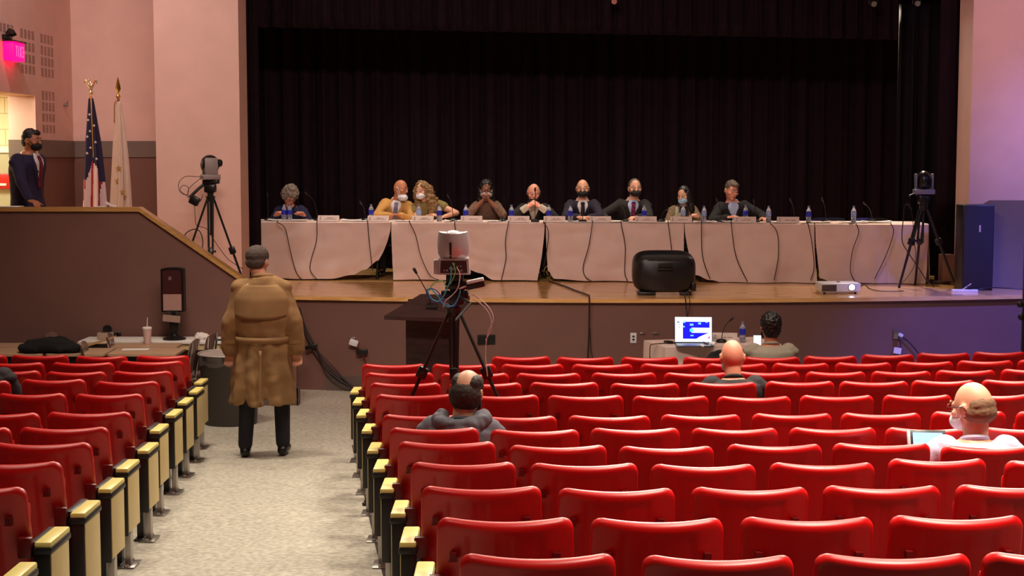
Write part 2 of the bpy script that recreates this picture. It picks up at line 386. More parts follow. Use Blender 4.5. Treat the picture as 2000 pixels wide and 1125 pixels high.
# ------------------------------------------------------------ auditorium seats
SH = .83
def seat_meshes(w):
    hw = w / 2; r = .05; zl, zh = .36, SH
    def rr(a, b):            # a in [-1,1], b in [0,1] -> rounded rectangle point and edge distance
        x = a * hw; z = zl + (zh - zl) * b; rad = r
        cx, cz = hw - rad, zh - rad
        if abs(x) > cx and z > cz:
            dx, dz_ = abs(x) - cx, z - cz; m = max(dx, dz_); L = math.hypot(dx, dz_)
            if L > 0: dx, dz_ = dx * m / L, dz_ * m / L
            e = rad - math.hypot(dx, dz_); x = math.copysign(cx + dx, x); z = cz + dz_
        else: e = min(hw - abs(x), zh - z)
        return x, z, e
    def surf(front):
        def fn(a, b):
            a = a * 2 - 1; aa = math.copysign(1 - (1 - abs(a)) ** 1.25, a) ; bb = 1 - (1 - b) ** 1.4
            x, z, e = rr(aa, bb)
            lean = (zh - z) * .20; curve = .066 * (x / hw) ** 2
            dip = -.012 * (1 - (x / hw) ** 2) * max(0, (z - .6) / .23)
            kt = max(0, min(1, 1 - ((zh - z) - (hw - abs(x))) / .05)); R = .008 + .026 * kt * (1 - .3 * (x / hw) ** 2); t = max(0, 1 - e / R); roll = R * (1 - math.sqrt(max(0, 1 - t * t)))
            g = 0
            for gx, gw in ((.52, .016), (.06, .010)):
                q = abs(abs(x) / hw - gx) * hw
                if q < gw and e > .05: g += .006 * (1 - q / gw)
            if abs(x) < .50 * hw and e > .06 and not front: g += .004
            y = lean + curve + (roll + g if not front else .030 + .2 * roll)
            xx = x * (1 + .035 * (zh - z) / .4)
            return V((xx, y, z + dip * (1 if e < .5 else 0)))
        return fn
    mb = MB(); nu, nv = 44, 26
    A, B = surf(False), surf(True)
    PA = [[A(i / nu, j / nv) for i in range(nu + 1)] for j in range(nv + 1)]; PB = [[B(i / nu, j / nv) for i in range(nu + 1)] for j in range(nv + 1)]
    for j in range(nv + 1):
        for i in range(nu + 1):
            if PB[j][i].y < PA[j][i].y + .006: PB[j][i].y = PA[j][i].y + .006
    a = [[mb.bm.verts.new(p) for p in r_] for r_ in PA]; b = [[mb.bm.verts.new(p) for p in r_] for r_ in PB]
    f = mb.bm.faces.new
    for j in range(nv):
        for i in range(nu):
            f((a[j][i], a[j][i + 1], a[j + 1][i + 1], a[j + 1][i])); f((b[j][i], b[j + 1][i], b[j + 1][i + 1], b[j][i + 1]))
    for i in range(nu): f((a[0][i + 1], a[0][i], b[0][i], b[0][i + 1])); f((a[nv][i], a[nv][i + 1], b[nv][i + 1], b[nv][i]))
    for j in range(nv): f((a[j][0], a[j + 1][0], b[j + 1][0], b[j][0])); f((a[j + 1][nu], a[j][nu], b[j][nu], b[j + 1][nu]))
    bmesh.ops.remove_doubles(mb.bm, verts=mb.bm.verts, dist=.0004)
    back = mb.mesh('backrest', m_red, 50)
    mb = MB()
    for x in (0,):
        mb.bb((x - .013, .0285, .670), (x + .013, .062, .70)); mb.bb((x - .017, .026, .667), (x + .017, .050, .6715))
    slots = mb.mesh('slot', m_redd)
    mb = MB(); mb.box((0, .20, .55), (w - .05, .05, .36), RX(-.14), .02); pan_up = mb.mesh('seat_pan', m_red)
    mb = MB(); mb.box((0, .36, .405), (w - .05, .42, .05), RX(.04), .02); pan_dn = mb.mesh('seat_pan', m_red)
    mb = MB(); mb.bb((-.02, .13, 0), (.02, .20, .56), .004); mb.bb((-.03, .08, 0), (.03, .25, .012), .003); mb.bb((-.022, .08, .56), (.022, .36, .585), .008)
    leg = mb.mesh('leg', m_black)
    mb = MB(); mb.bb((-.030, .04, .52), (.030, .075, .61), .006)
    cov = mb.mesh('hinge_cover', m_redd)
    return back, slots, pan_up, pan_dn, leg, cov
SM = {}
ROWD = dict(F=13.3, a=12.55, b=11.8, c=11.05, d=10.3, e=9.5, f=8.74, g=7.96, h=7.18, i=6.42, j=5.63, k=4.91)
ORD = ['first', 'second', 'third', 'fourth', 'fifth', 'sixth', 'seventh', 'eighth', 'ninth', 'tenth', 'eleventh', 'twelfth']
ROWN = {k: ('front row' if i == 0 else ORD[i] + ' row from the stage') for i, k in enumerate(ROWD)}
def seat(xl, xr, y, row, block, n, occ=False, extra=''):
    Y = ROWD[row] + (.0 if row not in 'Fab' else max(0, (xl - 1400) / 600) * .18)
    A, B = at(xl, y, Y), at(xr, y, Y); w = B.x - A.x; w = min([.45, .465, .50, .515, .53], key=lambda q: abs(q - w))
    if w not in SM: SM[w] = seat_meshes(w)
    z0 = fz(Y); hs = (A.z - z0) / SH
    bk, sl, pu, pd, lg, cv = SM[w]
    lab = 'red seat%s, %s block' % (extra, block) if extra else 'red plastic seat, %s from the aisle, %s, %s block' % (ORD[n], ROWN[row], block)
    t = thing('auditorium_seat', lab, 'seat', ((A.x + B.x) / 2, Y, z0), 0, 'red auditorium seats'); t.scale = (1, 1, hs)
    def add(nm, me, loc=(0, 0, 0), par=t):
        o = bpy.data.objects.new(nm, me); C.objects.link(o); o.parent = par; o.location = loc; return o
    bo = add('backrest', bk); add('slot', sl, (-(w / 2 - .062), 0, 0), bo); add('slot', sl, (w / 2 - .062, 0, 0), bo); add('seat_pan', pd if occ else pu); add('hinge_cover', cv, (-w / 2, 0, 0)); add('hinge_cover', cv, (w / 2, 0, 0))
    add('leg', lg, (w / 2 + .03, 0, 0))
    if n == 0 and block == 'right' or block == 'left' and xl < 40: pass
    return t
# measured (left x, right x) of every seat top, row by row, and its height in the frame
RIGHT = {
 'F': [(961, 1075, 697), (1088, 1200, 698), (1215, 1326, 698), (1337, 1449, 698), (1455, 1565, 698), (1573, 1679, 696), (1687, 1791, 693), (1797, 1900, 690), (1906, 2010, 688)],
 'a': [(705, 831, 712), (844, 968, 712), (980, 1101, 712), (1119, 1237, 712), (1254, 1372, 711), (1384, 1499, 711), (1511, 1625, 710), (1636, 1746, 709), (1757, 1869, 707), (1877, 1985, 705), (1995, 2100, 704)],
 'b': [(711, 846, 729), (860, 994, 730), (1008, 1135, 730), (1157, 1283, 729), (1301, 1424, 729), (1440, 1565, 727), (1577, 1697, 727), (1707, 1825, 726), (1834, 1952, 724), (1962, 2080, 722)],
 'c': [(720, 860, 749), (877, 1018, 749), (1035, 1171, 748), (1194, 1329, 750), (1348, 1480, 748), (1501, 1633, 746), (1648, 1778, 746), (1788, 1912, 744), (1925, 2050, 743)],
 'd': [(732, 884, 772), (901, 1052, 773), (1071, 1219, 774), (1239, 1386, 775), (1405, 1549, 776), (1569, 1711, 774), (1730, 1868, 773), (1888, 2025, 772)],
 'e': [(745, 910, 812), (932, 1088, 815), (1112, 1271, 814), (1293, 1451, 812), (1474, 1630, 810), (1651, 1804, 809), (1826, 1975, 806), (1995, 2140, 806)],
 'f': [(759, 934, 838), (957, 1133, 842), (1156, 1330, 839), (1355, 1524, 839), (1549, 1717, 838), (1740, 1905, 838), (1930, 2095, 838)],
 'g': [(776, 966, 866), (996, 1186, 873), (1211, 1399, 875), (1425, 1612, 871), (1635, 1825, 869), (1848, 2035, 874)],
 'h': [(800, 1008, 907), (1037, 1248, 909), (1275, 1482, 911), (1512, 1714, 908), (1742, 1940, 900), (1978, 2180, 904)],
 'i': [(822, 1057, 955), (1090, 1323, 959), (1356, 1586, 957), (1617, 1847, 954), (1880, 2110, 952)],
 'j': [(853, 1120, 1018), (1155, 1420, 1019), (1456, 1715, 1017), (1753, 2010, 1014)],
 'k': [(897, 1205, 1091), (1258, 1561, 1094), (1603, 1911, 1091), (1940, 2245, 1088)]}
LEFT = {
 'F': [(262, 365, 695), (142, 244, 696), (15, 128, 694), (-105, 6, 694)],
 'a': [(229, 354, 706), (95, 217, 709), (-42, 79, 709)],
 'b': [(214, 331, 726), (84, 201, 727), (-45, 72, 725)],
 'c': [(178, 306, 746), (34, 161, 742), (-115, 13, 745)],
 'd': [(138, 274, 771), (-15, 122, 770)],
 'e': [(84, 249, 807), (-98, 69, 809)],
 'f': [(28, 205, 837), (-165, 12, 838)],
 'g': [(-27, 168, 868)],
 'h': [(-98, 111, 906)],
 'i': [(-200, 38, 957)]}
OCC = {('right', 'f', 0), ('right', 'c', 4), ('right', 'g', 5), ('left', 'c', 2)}
XT = {('left', 'c', 2): ' under the partly seen person in the dark shirt', ('right', 'f', 0): ' under the man in the grey hoodie', ('right', 'c', 4): ' under the bald man in black', ('right', 'g', 5): ' under the man in the white shirt'}
for blk, D in (('right', RIGHT), ('left', LEFT)):
    for row, L in D.items():
        for n, (xl, xr, y) in enumerate(L):
            seat(xl, xr, y, row, blk, n, (blk, row, n) in OCC, XT.get((blk, row, n), ''))
# row ends with a laminate panel and an armrest
mb = MB(); mb.bb((-.036, 0, .575), (.036, .29, .6), .008); me_arm = mb.mesh('armrest', m_arm)
mb = MB(); mb.bb((-.040, -.004, .545), (.040, .294, .578), .01); mb.bb((-.03, .004, .20), (.03, .075, .548), .006); mb.bb((-.026, .21, .24), (.026, .275, .548), .006); mb.bb((-.02, .06, .3), (.0, .24, .5)); me_frm = mb.mesh('frame', m_black)
mb = MB(); mb.bb((.022, .012, .22), (.034, .272, .546), .003); me_pan = mb.mesh('side_panel', m_lam)
mb = MB(); mb.bb((-.018, .10, .012), (.018, .16, .32), .004); me_post = mb.mesh('post', m_steel)
mb = MB(); mb.bb((-.05, .04, 0), (.05, .22, .008), .003); mb.cyl((0, .06, .008), (0, .06, .02), .014); mb.cyl((0, .2, .008), (0, .2, .02), .014); me_foot = mb.mesh('foot_plate', m_steel)
def row_end(x, Y, side, row):
    t = thing('row_end_panel', 'cream row end panel with armrest, %s, %s of the aisle' % (ROWN[row], side), 'row end panel', (x, Y, fz(Y)), 0, 'row end panels')
    for nm, me in (('armrest', me_arm), ('frame', me_frm), ('side_panel', me_pan), ('post', me_post), ('foot_plate', me_foot)):
        o = bpy.data.objects.new(nm, me); C.objects.link(o); o.parent = t
        if side == 'right' and nm == 'side_panel': o.scale = (-1, 1, 1)
for row, L in RIGHT.items():
    if row in 'Fk': continue
    xl, xr, y = L[0]; row_end(at(xl, y, ROWD[row]).x - .058, ROWD[row] + .01, 'right', row)
row_end(at(850, 1091, ROWD['k']).x - .03, ROWD['k'] + .01, 'right', 'k')
LX = {'F': 0, 'a': 0, 'b': 0}
for row, L in LEFT.items():
    xl, xr, y = L[0]; row_end(at(xr, y, ROWD[row]).x + .088, ROWD[row] + .01, 'left', row)
row_end(at(8, 1125, 5.63).x, 5.63, 'left', 'j')

# ------------------------------------------------------------ panel tables and cloths on the stage
def TY(x): return 19.75 - .081 * (x + 3.35)      # front edge of the table row
TZ = STZ + .745
TABS = [('leftmost', 482, 764, dict(hem=[(0, 545), (.4, 549), (.65, 548), (.8, 541), (.9, 530), (1, 512)], pinch=(0, -26))),
        ('second from the left', 765, 1064, dict(hem=[(0, 549), (.42, 549), (.5, 528), (.6, 536), (.7, 548), (1, 549)], pinch=(5, -14))),
        ('middle', 1066, 1336, dict(hem=[(0, 530), (.05, 546), (.3, 549), (1, 550)], pinch=(4, 0))),
        ('second from the right', 1337, 1590, dict(hem=[(0, 536), (.12, 546), (.25, 552), (.9, 552), (1, 549)], pinch=(22, 6))),
        ('rightmost', 1592, 1813, dict(hem=[(0, 541), (.12, 549), (.9, 551), (1, 551)], pinch=(10, -6)))]
for ti, (wh, xa_, xb_, o_) in enumerate(TABS):
    ya_, yb_ = TY(X_(xa_, 19.5, 435)), TY(X_(xb_, 19.2, 435))
    A = at(xa_, 434, ya_); B = at(xb_, 434, yb_)
    dirx = V((B.x - A.x, B.y - A.y, 0)).normalized(); diry = V((-dirx.y, dirx.x, 0)); wdt = (V((B.x, B.y, 0)) - V((A.x, A.y, 0))).length
    A0 = V((A.x, A.y, 0))
    t = thing('folding_table', 'folding table under the %s white cloth on the stage' % wh, 'table', A0 + dirx * wdt / 2 + diry * .38 + V((0, 0, STZ)), math.atan2(dirx.y, dirx.x), 'tables on the stage')
    MB().bb((-wdt / 2 + .02, -.36, .70), (wdt / 2 - .02, .36, .738), .01).build('tabletop', m_lam, t)
    for sx in (-1, 1):
        for sy in (-1, 1): MB().cyl((sx * (wdt / 2 - .2), sy * .28, 0), (sx * (wdt / 2 - .2), sy * .28, .70), .014).build('leg', m_black, t)
    hem = o_['hem']; pl, pr = o_['pinch']
    def hz(u):
        for (a, b), (c, d) in zip(hem, hem[1:]):
            if u <= c: k = (u - a) / (c - a); k = k * k * (3 - 2 * k); return b + (d - b) * k
        return hem[-1][1]
    def fn(u, v, A0=A0, dirx=dirx, diry=diry, wdt=wdt, ti=ti, pl=pl, pr=pr, hz=hz):
        # v: 0..0.4 the top from back to front, 0.4..1 the front drop
        s = u * wdt
        if v < .4:
            k = v / .4; p = A0 + dirx * s + diry * (.74 * (1 - k)); z = TZ + .002 + .003 * noise.noise(V((s * 2, k * 3, ti)))
            return (p.x, p.y, z)
        k = (v - .4) / .6; s += ((1 - u) * pl + u * pr) / 155 * k ** 1.7
        zb_ = STZ + .008 + max(0, (550 - hz(u)) / 155)
        z = TZ - (TZ - zb_) * k
        fold = .055 * k * (math.sin(s * 9 + ti * 2 + 2 * noise.noise(V((s * 1.3, 0, ti)))) * .5 + .9 * noise.noise(V((s * 2.6 + k, k * 1.2, ti * 3))))
        crease = .022 * abs(noise.noise(V((s * 1.4 + k * 2.2, k * 2.5 - s, ti + 9)))) * 2
        lift = .10 * max(0, (550 - hz(u)) / 40) * k
        p = A0 + dirx * s - diry * (.014 + .05 * k ** 1.5 + fold + crease - lift)
        return (p.x, p.y, z)
    mb = MB(); mb.sheet(fn, 70, 44, .003)
    o = tag(mb.build('tablecloth', m_cloth, sharp=60), 'white cloth draped over the %s of the five tables on stage' % wh, 'tablecloth', 'white tablecloths on the stage')
    if ti == 4:
        def fn2(u, v): p = A0 + dirx * (wdt + .004 + .03 * v) + diry * .74 * u; return (p.x, p.y - .01, TZ - (TZ - STZ - .02) * v)
        MB().sheet(fn2, 8, 8, .003).build('end_drop', m_cloth, o)
def tabpt(px, back=.1, dz=.006):      # a point on the table row top under frame column px
    Y = 19.4
    for _ in range(4): x = X_(px, Y, 432); Y = TY(x) + back
    return V((x, Y, TZ + dz))

# name cards
import itertools
CARDS = [(642, 'first from the left'), (739, 'in front of the man in the tan blazer'), (826, 'in front of the curly haired woman'), (921, 'beside the woman in brown'),
         (1013, 'left of the grey haired man with folded hands'), (1083, 'left of the man in the navy suit'), (1172, 'right of the man in the navy suit'), (1261, 'in front of the man with the striped tie'), (1330, 'in front of the woman in the tan jacket'), (1455, 'in front of the man without a mask'), (1539, 'rightmost on the long table')]
def card(p, wd, ht, label, rz=0, two=True, seed=0, group='name cards on the long table', face=1):
    t = thing('name_card', label, 'name card', p, rz, group)
    MB().prism([(-wd / 2, -.035, 0), (-wd / 2, 0, ht), (-wd / 2, .035, 0), (-wd / 2, .032, 0), (-wd / 2, 0, ht - .006), (-wd / 2, -.032, 0)], (wd, 0, 0), 0).build('folded_card', m_plate, t)
    rnd = random.Random(seed); mb = MB(); tilt = math.atan2(.035, ht); R = RX(-tilt)
    def mark(x, z, w_, h_): mb.box((x, -.035 * (1 - z / ht) - .0016, z), (w_, .0012, h_), R)
    x = -wd * .20 + .01
    rows = [(.58, wd * .30, .012), (.36, wd * .52, .009)] if two else [(.45, wd * .42, .013)]
    for zf, L, h_ in rows:
        x = wd * .10 - L / 2
        while x < wd * .10 + L / 2:
            w_ = rnd.uniform(.006, .011); mark(x, ht * zf, w_, h_ * rnd.uniform(.7, 1.1)); x += w_ + (.003 if rnd.random() < .85 else .012)
    mb.build('lettering', m_ink, t)
    mb = MB(); cx = -wd * .38; mark(cx, ht * .5, .004, ht * .42); mark(cx, ht * .62, .02, .004); mark(cx, ht * .3, .024, .005); mark(cx - .011, ht * .36, .004, .012); mark(cx + .011, ht * .36, .004, .012); mark(cx, ht * .74, .011, .008)
    mb.build('emblem', m_ink, t)
for i, (px, w_) in enumerate(CARDS):
    card(tabpt(px, .045), .275, .075, 'white name card on the long table, ' + w_, -.08, i not in (3, 8, 10), i)

# water bottles
m_pet = mat('clear_plastic', (205, 215, 235), .08, spec=.8, trans=.75); m_label = mat('blue_bottle_label', (40, 50, 190), .35, nscale=40, namt=.4)
m_bcap = mat('bottle_cap', (120, 130, 150), .4); m_label2 = mat('silver_blue_label', (150, 170, 220), .35, nscale=50, namt=.4)
def bottle_proto():
    t = thing('water_bottle', '', 'bottle')
    MB().lathe([(.028, 0), (.032, .006), (.032, .06), (.030, .075), (.032, .09), (.032, .14), (.026, .165), (.013, .188), (.0125, .198)], n=20).build('bottle_body', m_pet, t)
    MB().lathe([(.0328, .078), (.0332, .08), (.0332, .135), (.0328, .137)], n=20).build('bottle_label', m_label, t)
    MB().lathe([(.0145, .192), (.0145, .209), (.013, .211)], n=16).build('bottle_cap', m_bcap, t)
    return t
BP = bottle_proto(); first = [True]
def bottle(p, label, lm=None):
    o = BP if first[0] else copy_tree(BP); first[0] = False
    o.location = p; o['label'] = label; o['group'] = 'water bottles'
    if lm:
        for c in o.children:
            if c.name.startswith('bottle_label'): c.data = c.data.copy(); c.data.materials.clear(); c.data.materials.append(lm)
for px, bk, lb in [(555, .2, 'left one of the pair before the person in denim'), (566, .2, 'right one of the pair before the person in denim'), (725, .3, 'by the elbow of the man in the tan blazer'),
                   (818, .3, 'in front of the curly haired woman'), (858, .12, 'right of the curly haired woman, by her arm'), (910, .2, 'left of the woman in brown'), (999, .2, 'left of the grey haired man'),
                   (1072, .2, 'right of the grey haired man'), (1114, .1, 'in front of the man in the navy suit'), (1258, .3, 'beside the striped tie'), (1334, .3, 'in front of the woman in the tan jacket'),
                   (1375, .12, 'between the woman in tan and the man without a mask'), (1456, .35, 'behind the card of the man without a mask'), (1501, .1, 'right of the hand of the man without a mask'),
                   (1579, .1, 'alone between the rightmost card and the empty chair'), (1667, .1, 'rightmost on the long table')]:
    bottle(tabpt(px, bk), 'blue labelled water bottle, ' + lb, m_label2 if px in (1334, 1375, 1501, 1667, 818) else None)
t = thing('juice_bottle', 'squat pale green bottle beside the water bottle of the woman in tan', 'bottle', tabpt(1322, .28))
MB().lathe([(.026, 0), (.028, .01), (.028, .13), (.02, .16), (.016, .17)], n=18).build('bottle_body', mat('pale_green_bottle', (190, 205, 160), .3), t)
MB().lathe([(.018, .165), (.018, .19)], n=14).build('bottle_cap', m_white, t)

# microphones with gooseneck and cable
def micro(p, dx, dy, h, label, lean=1.0, group='gooseneck microphones on the long table'):
    t = thing('gooseneck_microphone', label, 'microphone', p, 0, group)
    MB().lathe([(.055, 0), (.058, .012), (.045, .028), (.02, .034)], n=18).build('base', m_bplastic, t)
    pts = [(0, 0, .03), (dx * .15, dy * .1, h * .45), (dx * .5, dy * .45, h * .8), (dx, dy, h)]
    MB().tube(pts, .0045, 6).build('gooseneck', m_black, t)
    d = (V(pts[3]) - V(pts[2])).normalized(); e = V(pts[3])
    MB().cap(e, e + d * .035, .011, .012).build('capsule', m_bplastic, t)
    return t
MICS = [(621, 602, 375), (714, 707, 393), (885, 877, 380), (981, 981, 420), (1045, 1045, 368), (1138, 1137, 400), (1222, 1216, 400), (1291, 1300, 405), (1398, 1409, 388), (1408, 1400, 387), (1476, 1471, 390), (1552, 1543, 388), (1613, 1605, 387), (1704, 1688, 394), (524, 524, 378), (1345, 1341, 396)]
MLB = ['right of the person in denim', 'left of the man in the tan blazer', 'right of the curly haired woman', 'by the elbow of the woman in brown', 'upright before the grey haired man', 'upright before the man in the navy suit',
       'left of the man with the striped tie', 'left of the woman in the tan jacket', None, 'left of the man without a mask', 'right of the man without a mask', 'behind the rightmost name card',
       'left of the left empty chair', 'rightmost on the long table', 'left of the person in denim', 'before the woman in the tan jacket']
for (bx, tx, ty), lb in zip(MICS, MLB):
    if lb is None: continue
    p = tabpt(bx, .3 if bx not in (1045, 1138) else .09); h = Z_(ty, p.y) - p.z - .03
    micro(p, (tx - bx) / 150, -.05, h, 'black gooseneck microphone on the long table, ' + lb)
CAB = [[(542, 434), (557, 447), (567, 490), (578, 530), (590, 546)], [(619, 434), (618, 470), (607, 510), (607, 530), (620, 546)], [(718, 434), (722, 480), (728, 530)],
       [(800, 434), (812, 460), (822, 500), (840, 538), (858, 547)], [(888, 434), (890, 455), (893, 480)], [(993, 435), (987, 470), (988, 505), (979, 547)], [(1062, 435), (1071, 452), (1068, 490), (1062, 520)],
       [(1157, 435), (1150, 480), (1139, 520), (1143, 540), (1155, 549)], [(1213, 436), (1221, 480), (1220, 530), (1226, 549)], [(1305, 436), (1312, 490), (1316, 546)],
       [(1370, 436), (1372, 500), (1387, 545)], [(1428, 436), (1435, 490), (1445, 520), (1460, 550)], [(1505, 436), (1518, 455), (1520, 500), (1512, 547)], [(1578, 436), (1585, 470), (1590, 520), (1583, 547)],
       [(1672, 437), (1677, 455), (1665, 490), (1661, 530), (1670, 549)], [(1740, 437), (1745, 455), (1730, 500), (1708, 545)]]
for i, L in enumerate(CAB):
    pts = []
    for (px, py) in L:
        x = X_(px, 19.4, py); Y = TY(x) - .14; Y = TY(X_(px, Y, py)) - .14; p = at(px, py, Y); p.z = max(p.z, STZ + .01); pts.append(p)
    pts = [tabpt(L[0][0], .12, .014), tabpt(L[0][0], -.02, .012)] + pts
    tag(MB().tube(pts, .0055, 6).build('microphone_cable', m_cable), 'thin cable hanging down the white tablecloths, %s from the left of sixteen' % (ORD + ['thirteenth', 'fourteenth', 'fifteenth', 'sixteenth'])[i], 'cable', 'microphone cables on the tablecloths')
# papers
def paper(p, w_, d_, label, rz=0, n=1, group=None, curl=0):
    t_ = .0015 * n
    mb = MB(); mb.sheet(lambda u, v: ((u - .5) * w_, (v - .5) * d_, curl * (abs(u - .5) * 2) ** 2 + .001), 8, 2, t_ + .001, off=(0, 0, 1))
    o = mb.build('paper_sheet' if n < 4 else 'paper_stack', m_paper); o.location = p; o.rotation_euler = (0, 0, rz); return tag(o, label, 'paper', group)
for px, w_, n, lb in [(498, .22, 2, 'at the left end of the long table'), (562, .5, 3, 'before the person in denim'), (686, .25, 5, 'right of the leftmost name card'), (705, .2, 2, 'left of the tan blazer card'), (788, .2, 2, 'before the tan blazer sleeve'),
                      (876, .1, 3, 'right of the curly haired woman'), (895, .1, 2, 'left of the card of the woman in brown'), (965, .16, 2, 'before the woman in brown'), (1130, .3, 2, 'before the man in the navy suit'), (1204, .16, 2, 'left of the man with the striped tie'),
                      (1238, .14, 3, 'under the cuff of the man with the striped tie'), (1376, .25, 3, 'beside the woman in the tan jacket'), (1425, .2, 5, 'before the man without a mask'), (1518, .12, 2, 'left of the rightmost name card'), (1600, .3, 3, 'before the left empty chair'), (1665, .35, 3, 'before the gap between the empty chairs'), (1712, .35, 6, 'before the right empty chair')]:
    paper(tabpt(px, .13 if n < 5 else .2, .009), w_, .2, 'white papers on the long table, ' + lb, -.08, n, 'papers on the long table', .012 if n > 2 else 0)

# empty and occupied chairs behind the panel
def panel_chair(p, label, rz=0, arm=True):
    t = thing('conference_chair', label, 'chair', p, rz, 'black chairs behind the long table')
    MB().box((0, 0, .42), (.46, .44, .06), None, .02).build('seat', m_bplastic, t)
    def fn(u, v): a = (u - .5) * 1.1; return (.225 * math.sin(a) / math.sin(.55), .22 - .1 * (1 - math.cos(a)) + (v - .5) * .05, .49 + .285 * v - .02 * (2 * u - 1) ** 4)
    MB().sheet(fn, 16, 8, .02).build('backrest', m_bplastic, t)
    for sx in (-1, 1):
        MB().tube([(sx * .2, .22, .6), (sx * .2, .2, .42), (sx * .2, .24, 0)], .011, 8, False).build('leg', m_black, t)
        MB().cyl((sx * .2, -.18, .40), (sx * .21, -.22, 0), .011).build('leg', m_black, t)
    return t
for px, lb in ((1627, 'left one of the two empty black chairs behind the right end of the long table'), (1712, 'right one of the two empty black chairs behind the right end of the long table')):
    p = tabpt(px, .78); p.z = STZ; o = panel_chair(p + V((0, .1, 0)), lb, PI)
    o.rotation_euler.z = 0; o.location.z = STZ

# ------------------------------------------------------------ tripods and cameras
def tripod(name, label, base, h, spread, feet_ang, rz=0, thick=.012, clampf=.45, group='camera tripods'):
    """base on the floor, apex height h, three double-tube legs"""
    t = thing(name, label, 'tripod', base, rz, group)
    MB().cyl((0, 0, h - .06), (0, 0, h), .045, .055, 18).cyl((0, 0, h), (0, 0, h + .05), .035, .04, 18).cyl((0, 0, h - .45), (0, 0, h - .05), .014).build('centre_column', m_black, t)
    for a, sp in zip(feet_ang, spread):
        d = V((math.cos(a), math.sin(a), 0)); n_ = V((-math.sin(a), math.cos(a), 0))
        top = V((0, 0, h - .04)) + d * .04; ft = d * sp + V((0, 0, .012)); mid = top.lerp(ft, clampf)
        mb = MB()
        for s in (-1, 1): mb.cyl(top + n_ * s * .028, mid + n_ * s * .022, thick, thick, 8)
        mb.cyl(mid + (top - ft).normalized() * .02, ft, thick * 1.25, thick, 10)
        lg = mb.build('leg', m_black, t)
        mb = MB(); q = (top - ft).normalized().to_track_quat('Z', 'Y').to_matrix(); mb.box(mid, (.06, .075, .085), q, .012); mb.cyl(mid + n_ * .03, mid + n_ * .06, .012); mb.build('leg_clamp', m_bplastic, lg)
        MB().ell(ft, (.018, .018, .014)).build('foot', m_bplastic, lg)
    return t
# centre camera facing the stage
TC = V((X_(887, 10.72), 10.72, fz(10.72)))
hz_ = Z_(600, 10.72) - TC.z
tp = tripod('camera_tripod', 'black camera tripod standing among the red seats right of the lectern', TC, hz_, (.64, .64, .14), (PI, 0, -PI / 2), 0, .011, .31)
mb = MB(); zc = hz_
mb.box((.02, 0, zc + .075), (.11, .12, .11), None, .02); mb.box((.02, 0, zc + .155), (.16, .13, .05), None, .008); mb.box((.005, .01, zc + .21), (.12, .10, .06), None, .01); mb.cyl((-.09, 0, zc + .09), (.1, 0, zc + .09), .028)
mb.build('fluid_head', m_bplastic, tp)
MB().tube([(.03, -.05, zc + .08), (.12, -.12, zc + .04), (.02, -.30, zc - .06)], .009, 8, False).build('pan_handle', m_black, tp)
zt_ = zc + .235
cm = thing('camera', 'silver rounded robotic camera on the centre tripod, seen from behind', 'camera', TC + V((-.005, 0, zt_)), 0)
m_silver = mat('silver_plastic', (196, 182, 186), .32, .25, nscale=3, namt=.04)
mb = MB(); mb.prism([(-.103, -.09, .0), (.118, -.09, .0), (.108, -.09, .112), (-.098, -.09, .112)], (0, .2, 0), 0); mb.build('base_unit', m_silver, cm)
mb = MB(); mb.prism([(-.088, -.094, .012), (.102, -.094, .012), (.094, -.094, .098), (-.084, -.094, .098)], (0, .005, 0), 0)
pn = mb.build('connector_panel', mat('dark_red_panel', (60, 26, 28), .5), cm)
mb = MB()
for x, z, r_ in ((-.04, .03, .008), (-.02, .045, .007), (.0, .04, .008), (.03, .055, .008), (.055, .06, .006), (.06, .03, .007), (-.06, .03, .006), (.012, .075, .006)): mb.cyl((x, -.103, z), (x, -.093, z), r_)
mb.build('socket', m_steel, pn)
MB().bb((-.135, -.06, .0), (-.10, .06, .10), .008).build('pivot_arm', m_silver, cm)
pr_ = [(.094, 0), (.108, .03), (.112, .08), (.110, .13), (.103, .172), (.098, .176), (.092, .17), (.06, .162), (0, .160)]
def hous(u, v): a = u * 2 * PI; return V((0, 0, 0))
mb = MB(); mb.lathe(pr_, (0, .01, .115), 28); hb = mb.build('camera_head', m_silver, cm)
for v in hb.data.vertices:
    if v.co.z > .26: v.co.z += .012 * (abs(v.co.x) / .1) ** 2 - .004
MB().bb((-.024, -.105, .135), (-.008, -.098, .225), .003).bb((-.024, -.106, .112), (-.008, -.10, .13)).build('slot', m_bplastic, hb)
MB().lathe([(.055, 0), (.05, .018), (.03, .03), (0, .034)], (0, .01, .272), 20).build('dome', mat('pale_dome', (235, 235, 245), .15, .1), hb)
# cable loops and power adaptor on the centre tripod
def wire(name, label, pts, r, m, cat='cable', group=None): return tag(MB().tube(pts, r, 7).build(name, m), label, cat, group)
Yc = TC.y - .13
def W_(L, Y0=Yc): return [at(px, py, Y0 + (q[0] if q else 0)) for px, py, *q in L]
cyan = mat('cyan_cable', (70, 190, 225), .35); blue = mat('violet_cable', (80, 70, 190), .35); gcab = mat('green_cable', (120, 190, 110), .35); wcab = mat('white_cable', (215, 195, 200), .4)
wire('network_cable', 'cyan cable looping below the silver camera', W_([(881, 520), (880, 545), (868, 575), (858, 588), (845, 585), (836, 570), (840, 563), (855, 578), (868, 595), (885, 597), (896, 580), (899, 567)]), .0045, cyan)
wire('network_cable', 'green cable curving out of the back of the silver camera', W_([(884, 513), (889, 530), (882, 550), (872, 560), (866, 550), (856, 549), (845, 555), (838, 568)]), .004, gcab)
wire('network_cable', 'violet cable in a wide loop left of the centre tripod head', W_([(868, 588), (855, 570), (842, 563), (833, 568), (838, 582), (852, 590), (868, 592), (885, 600), (893, 590), (899, 570)]), .004, blue)
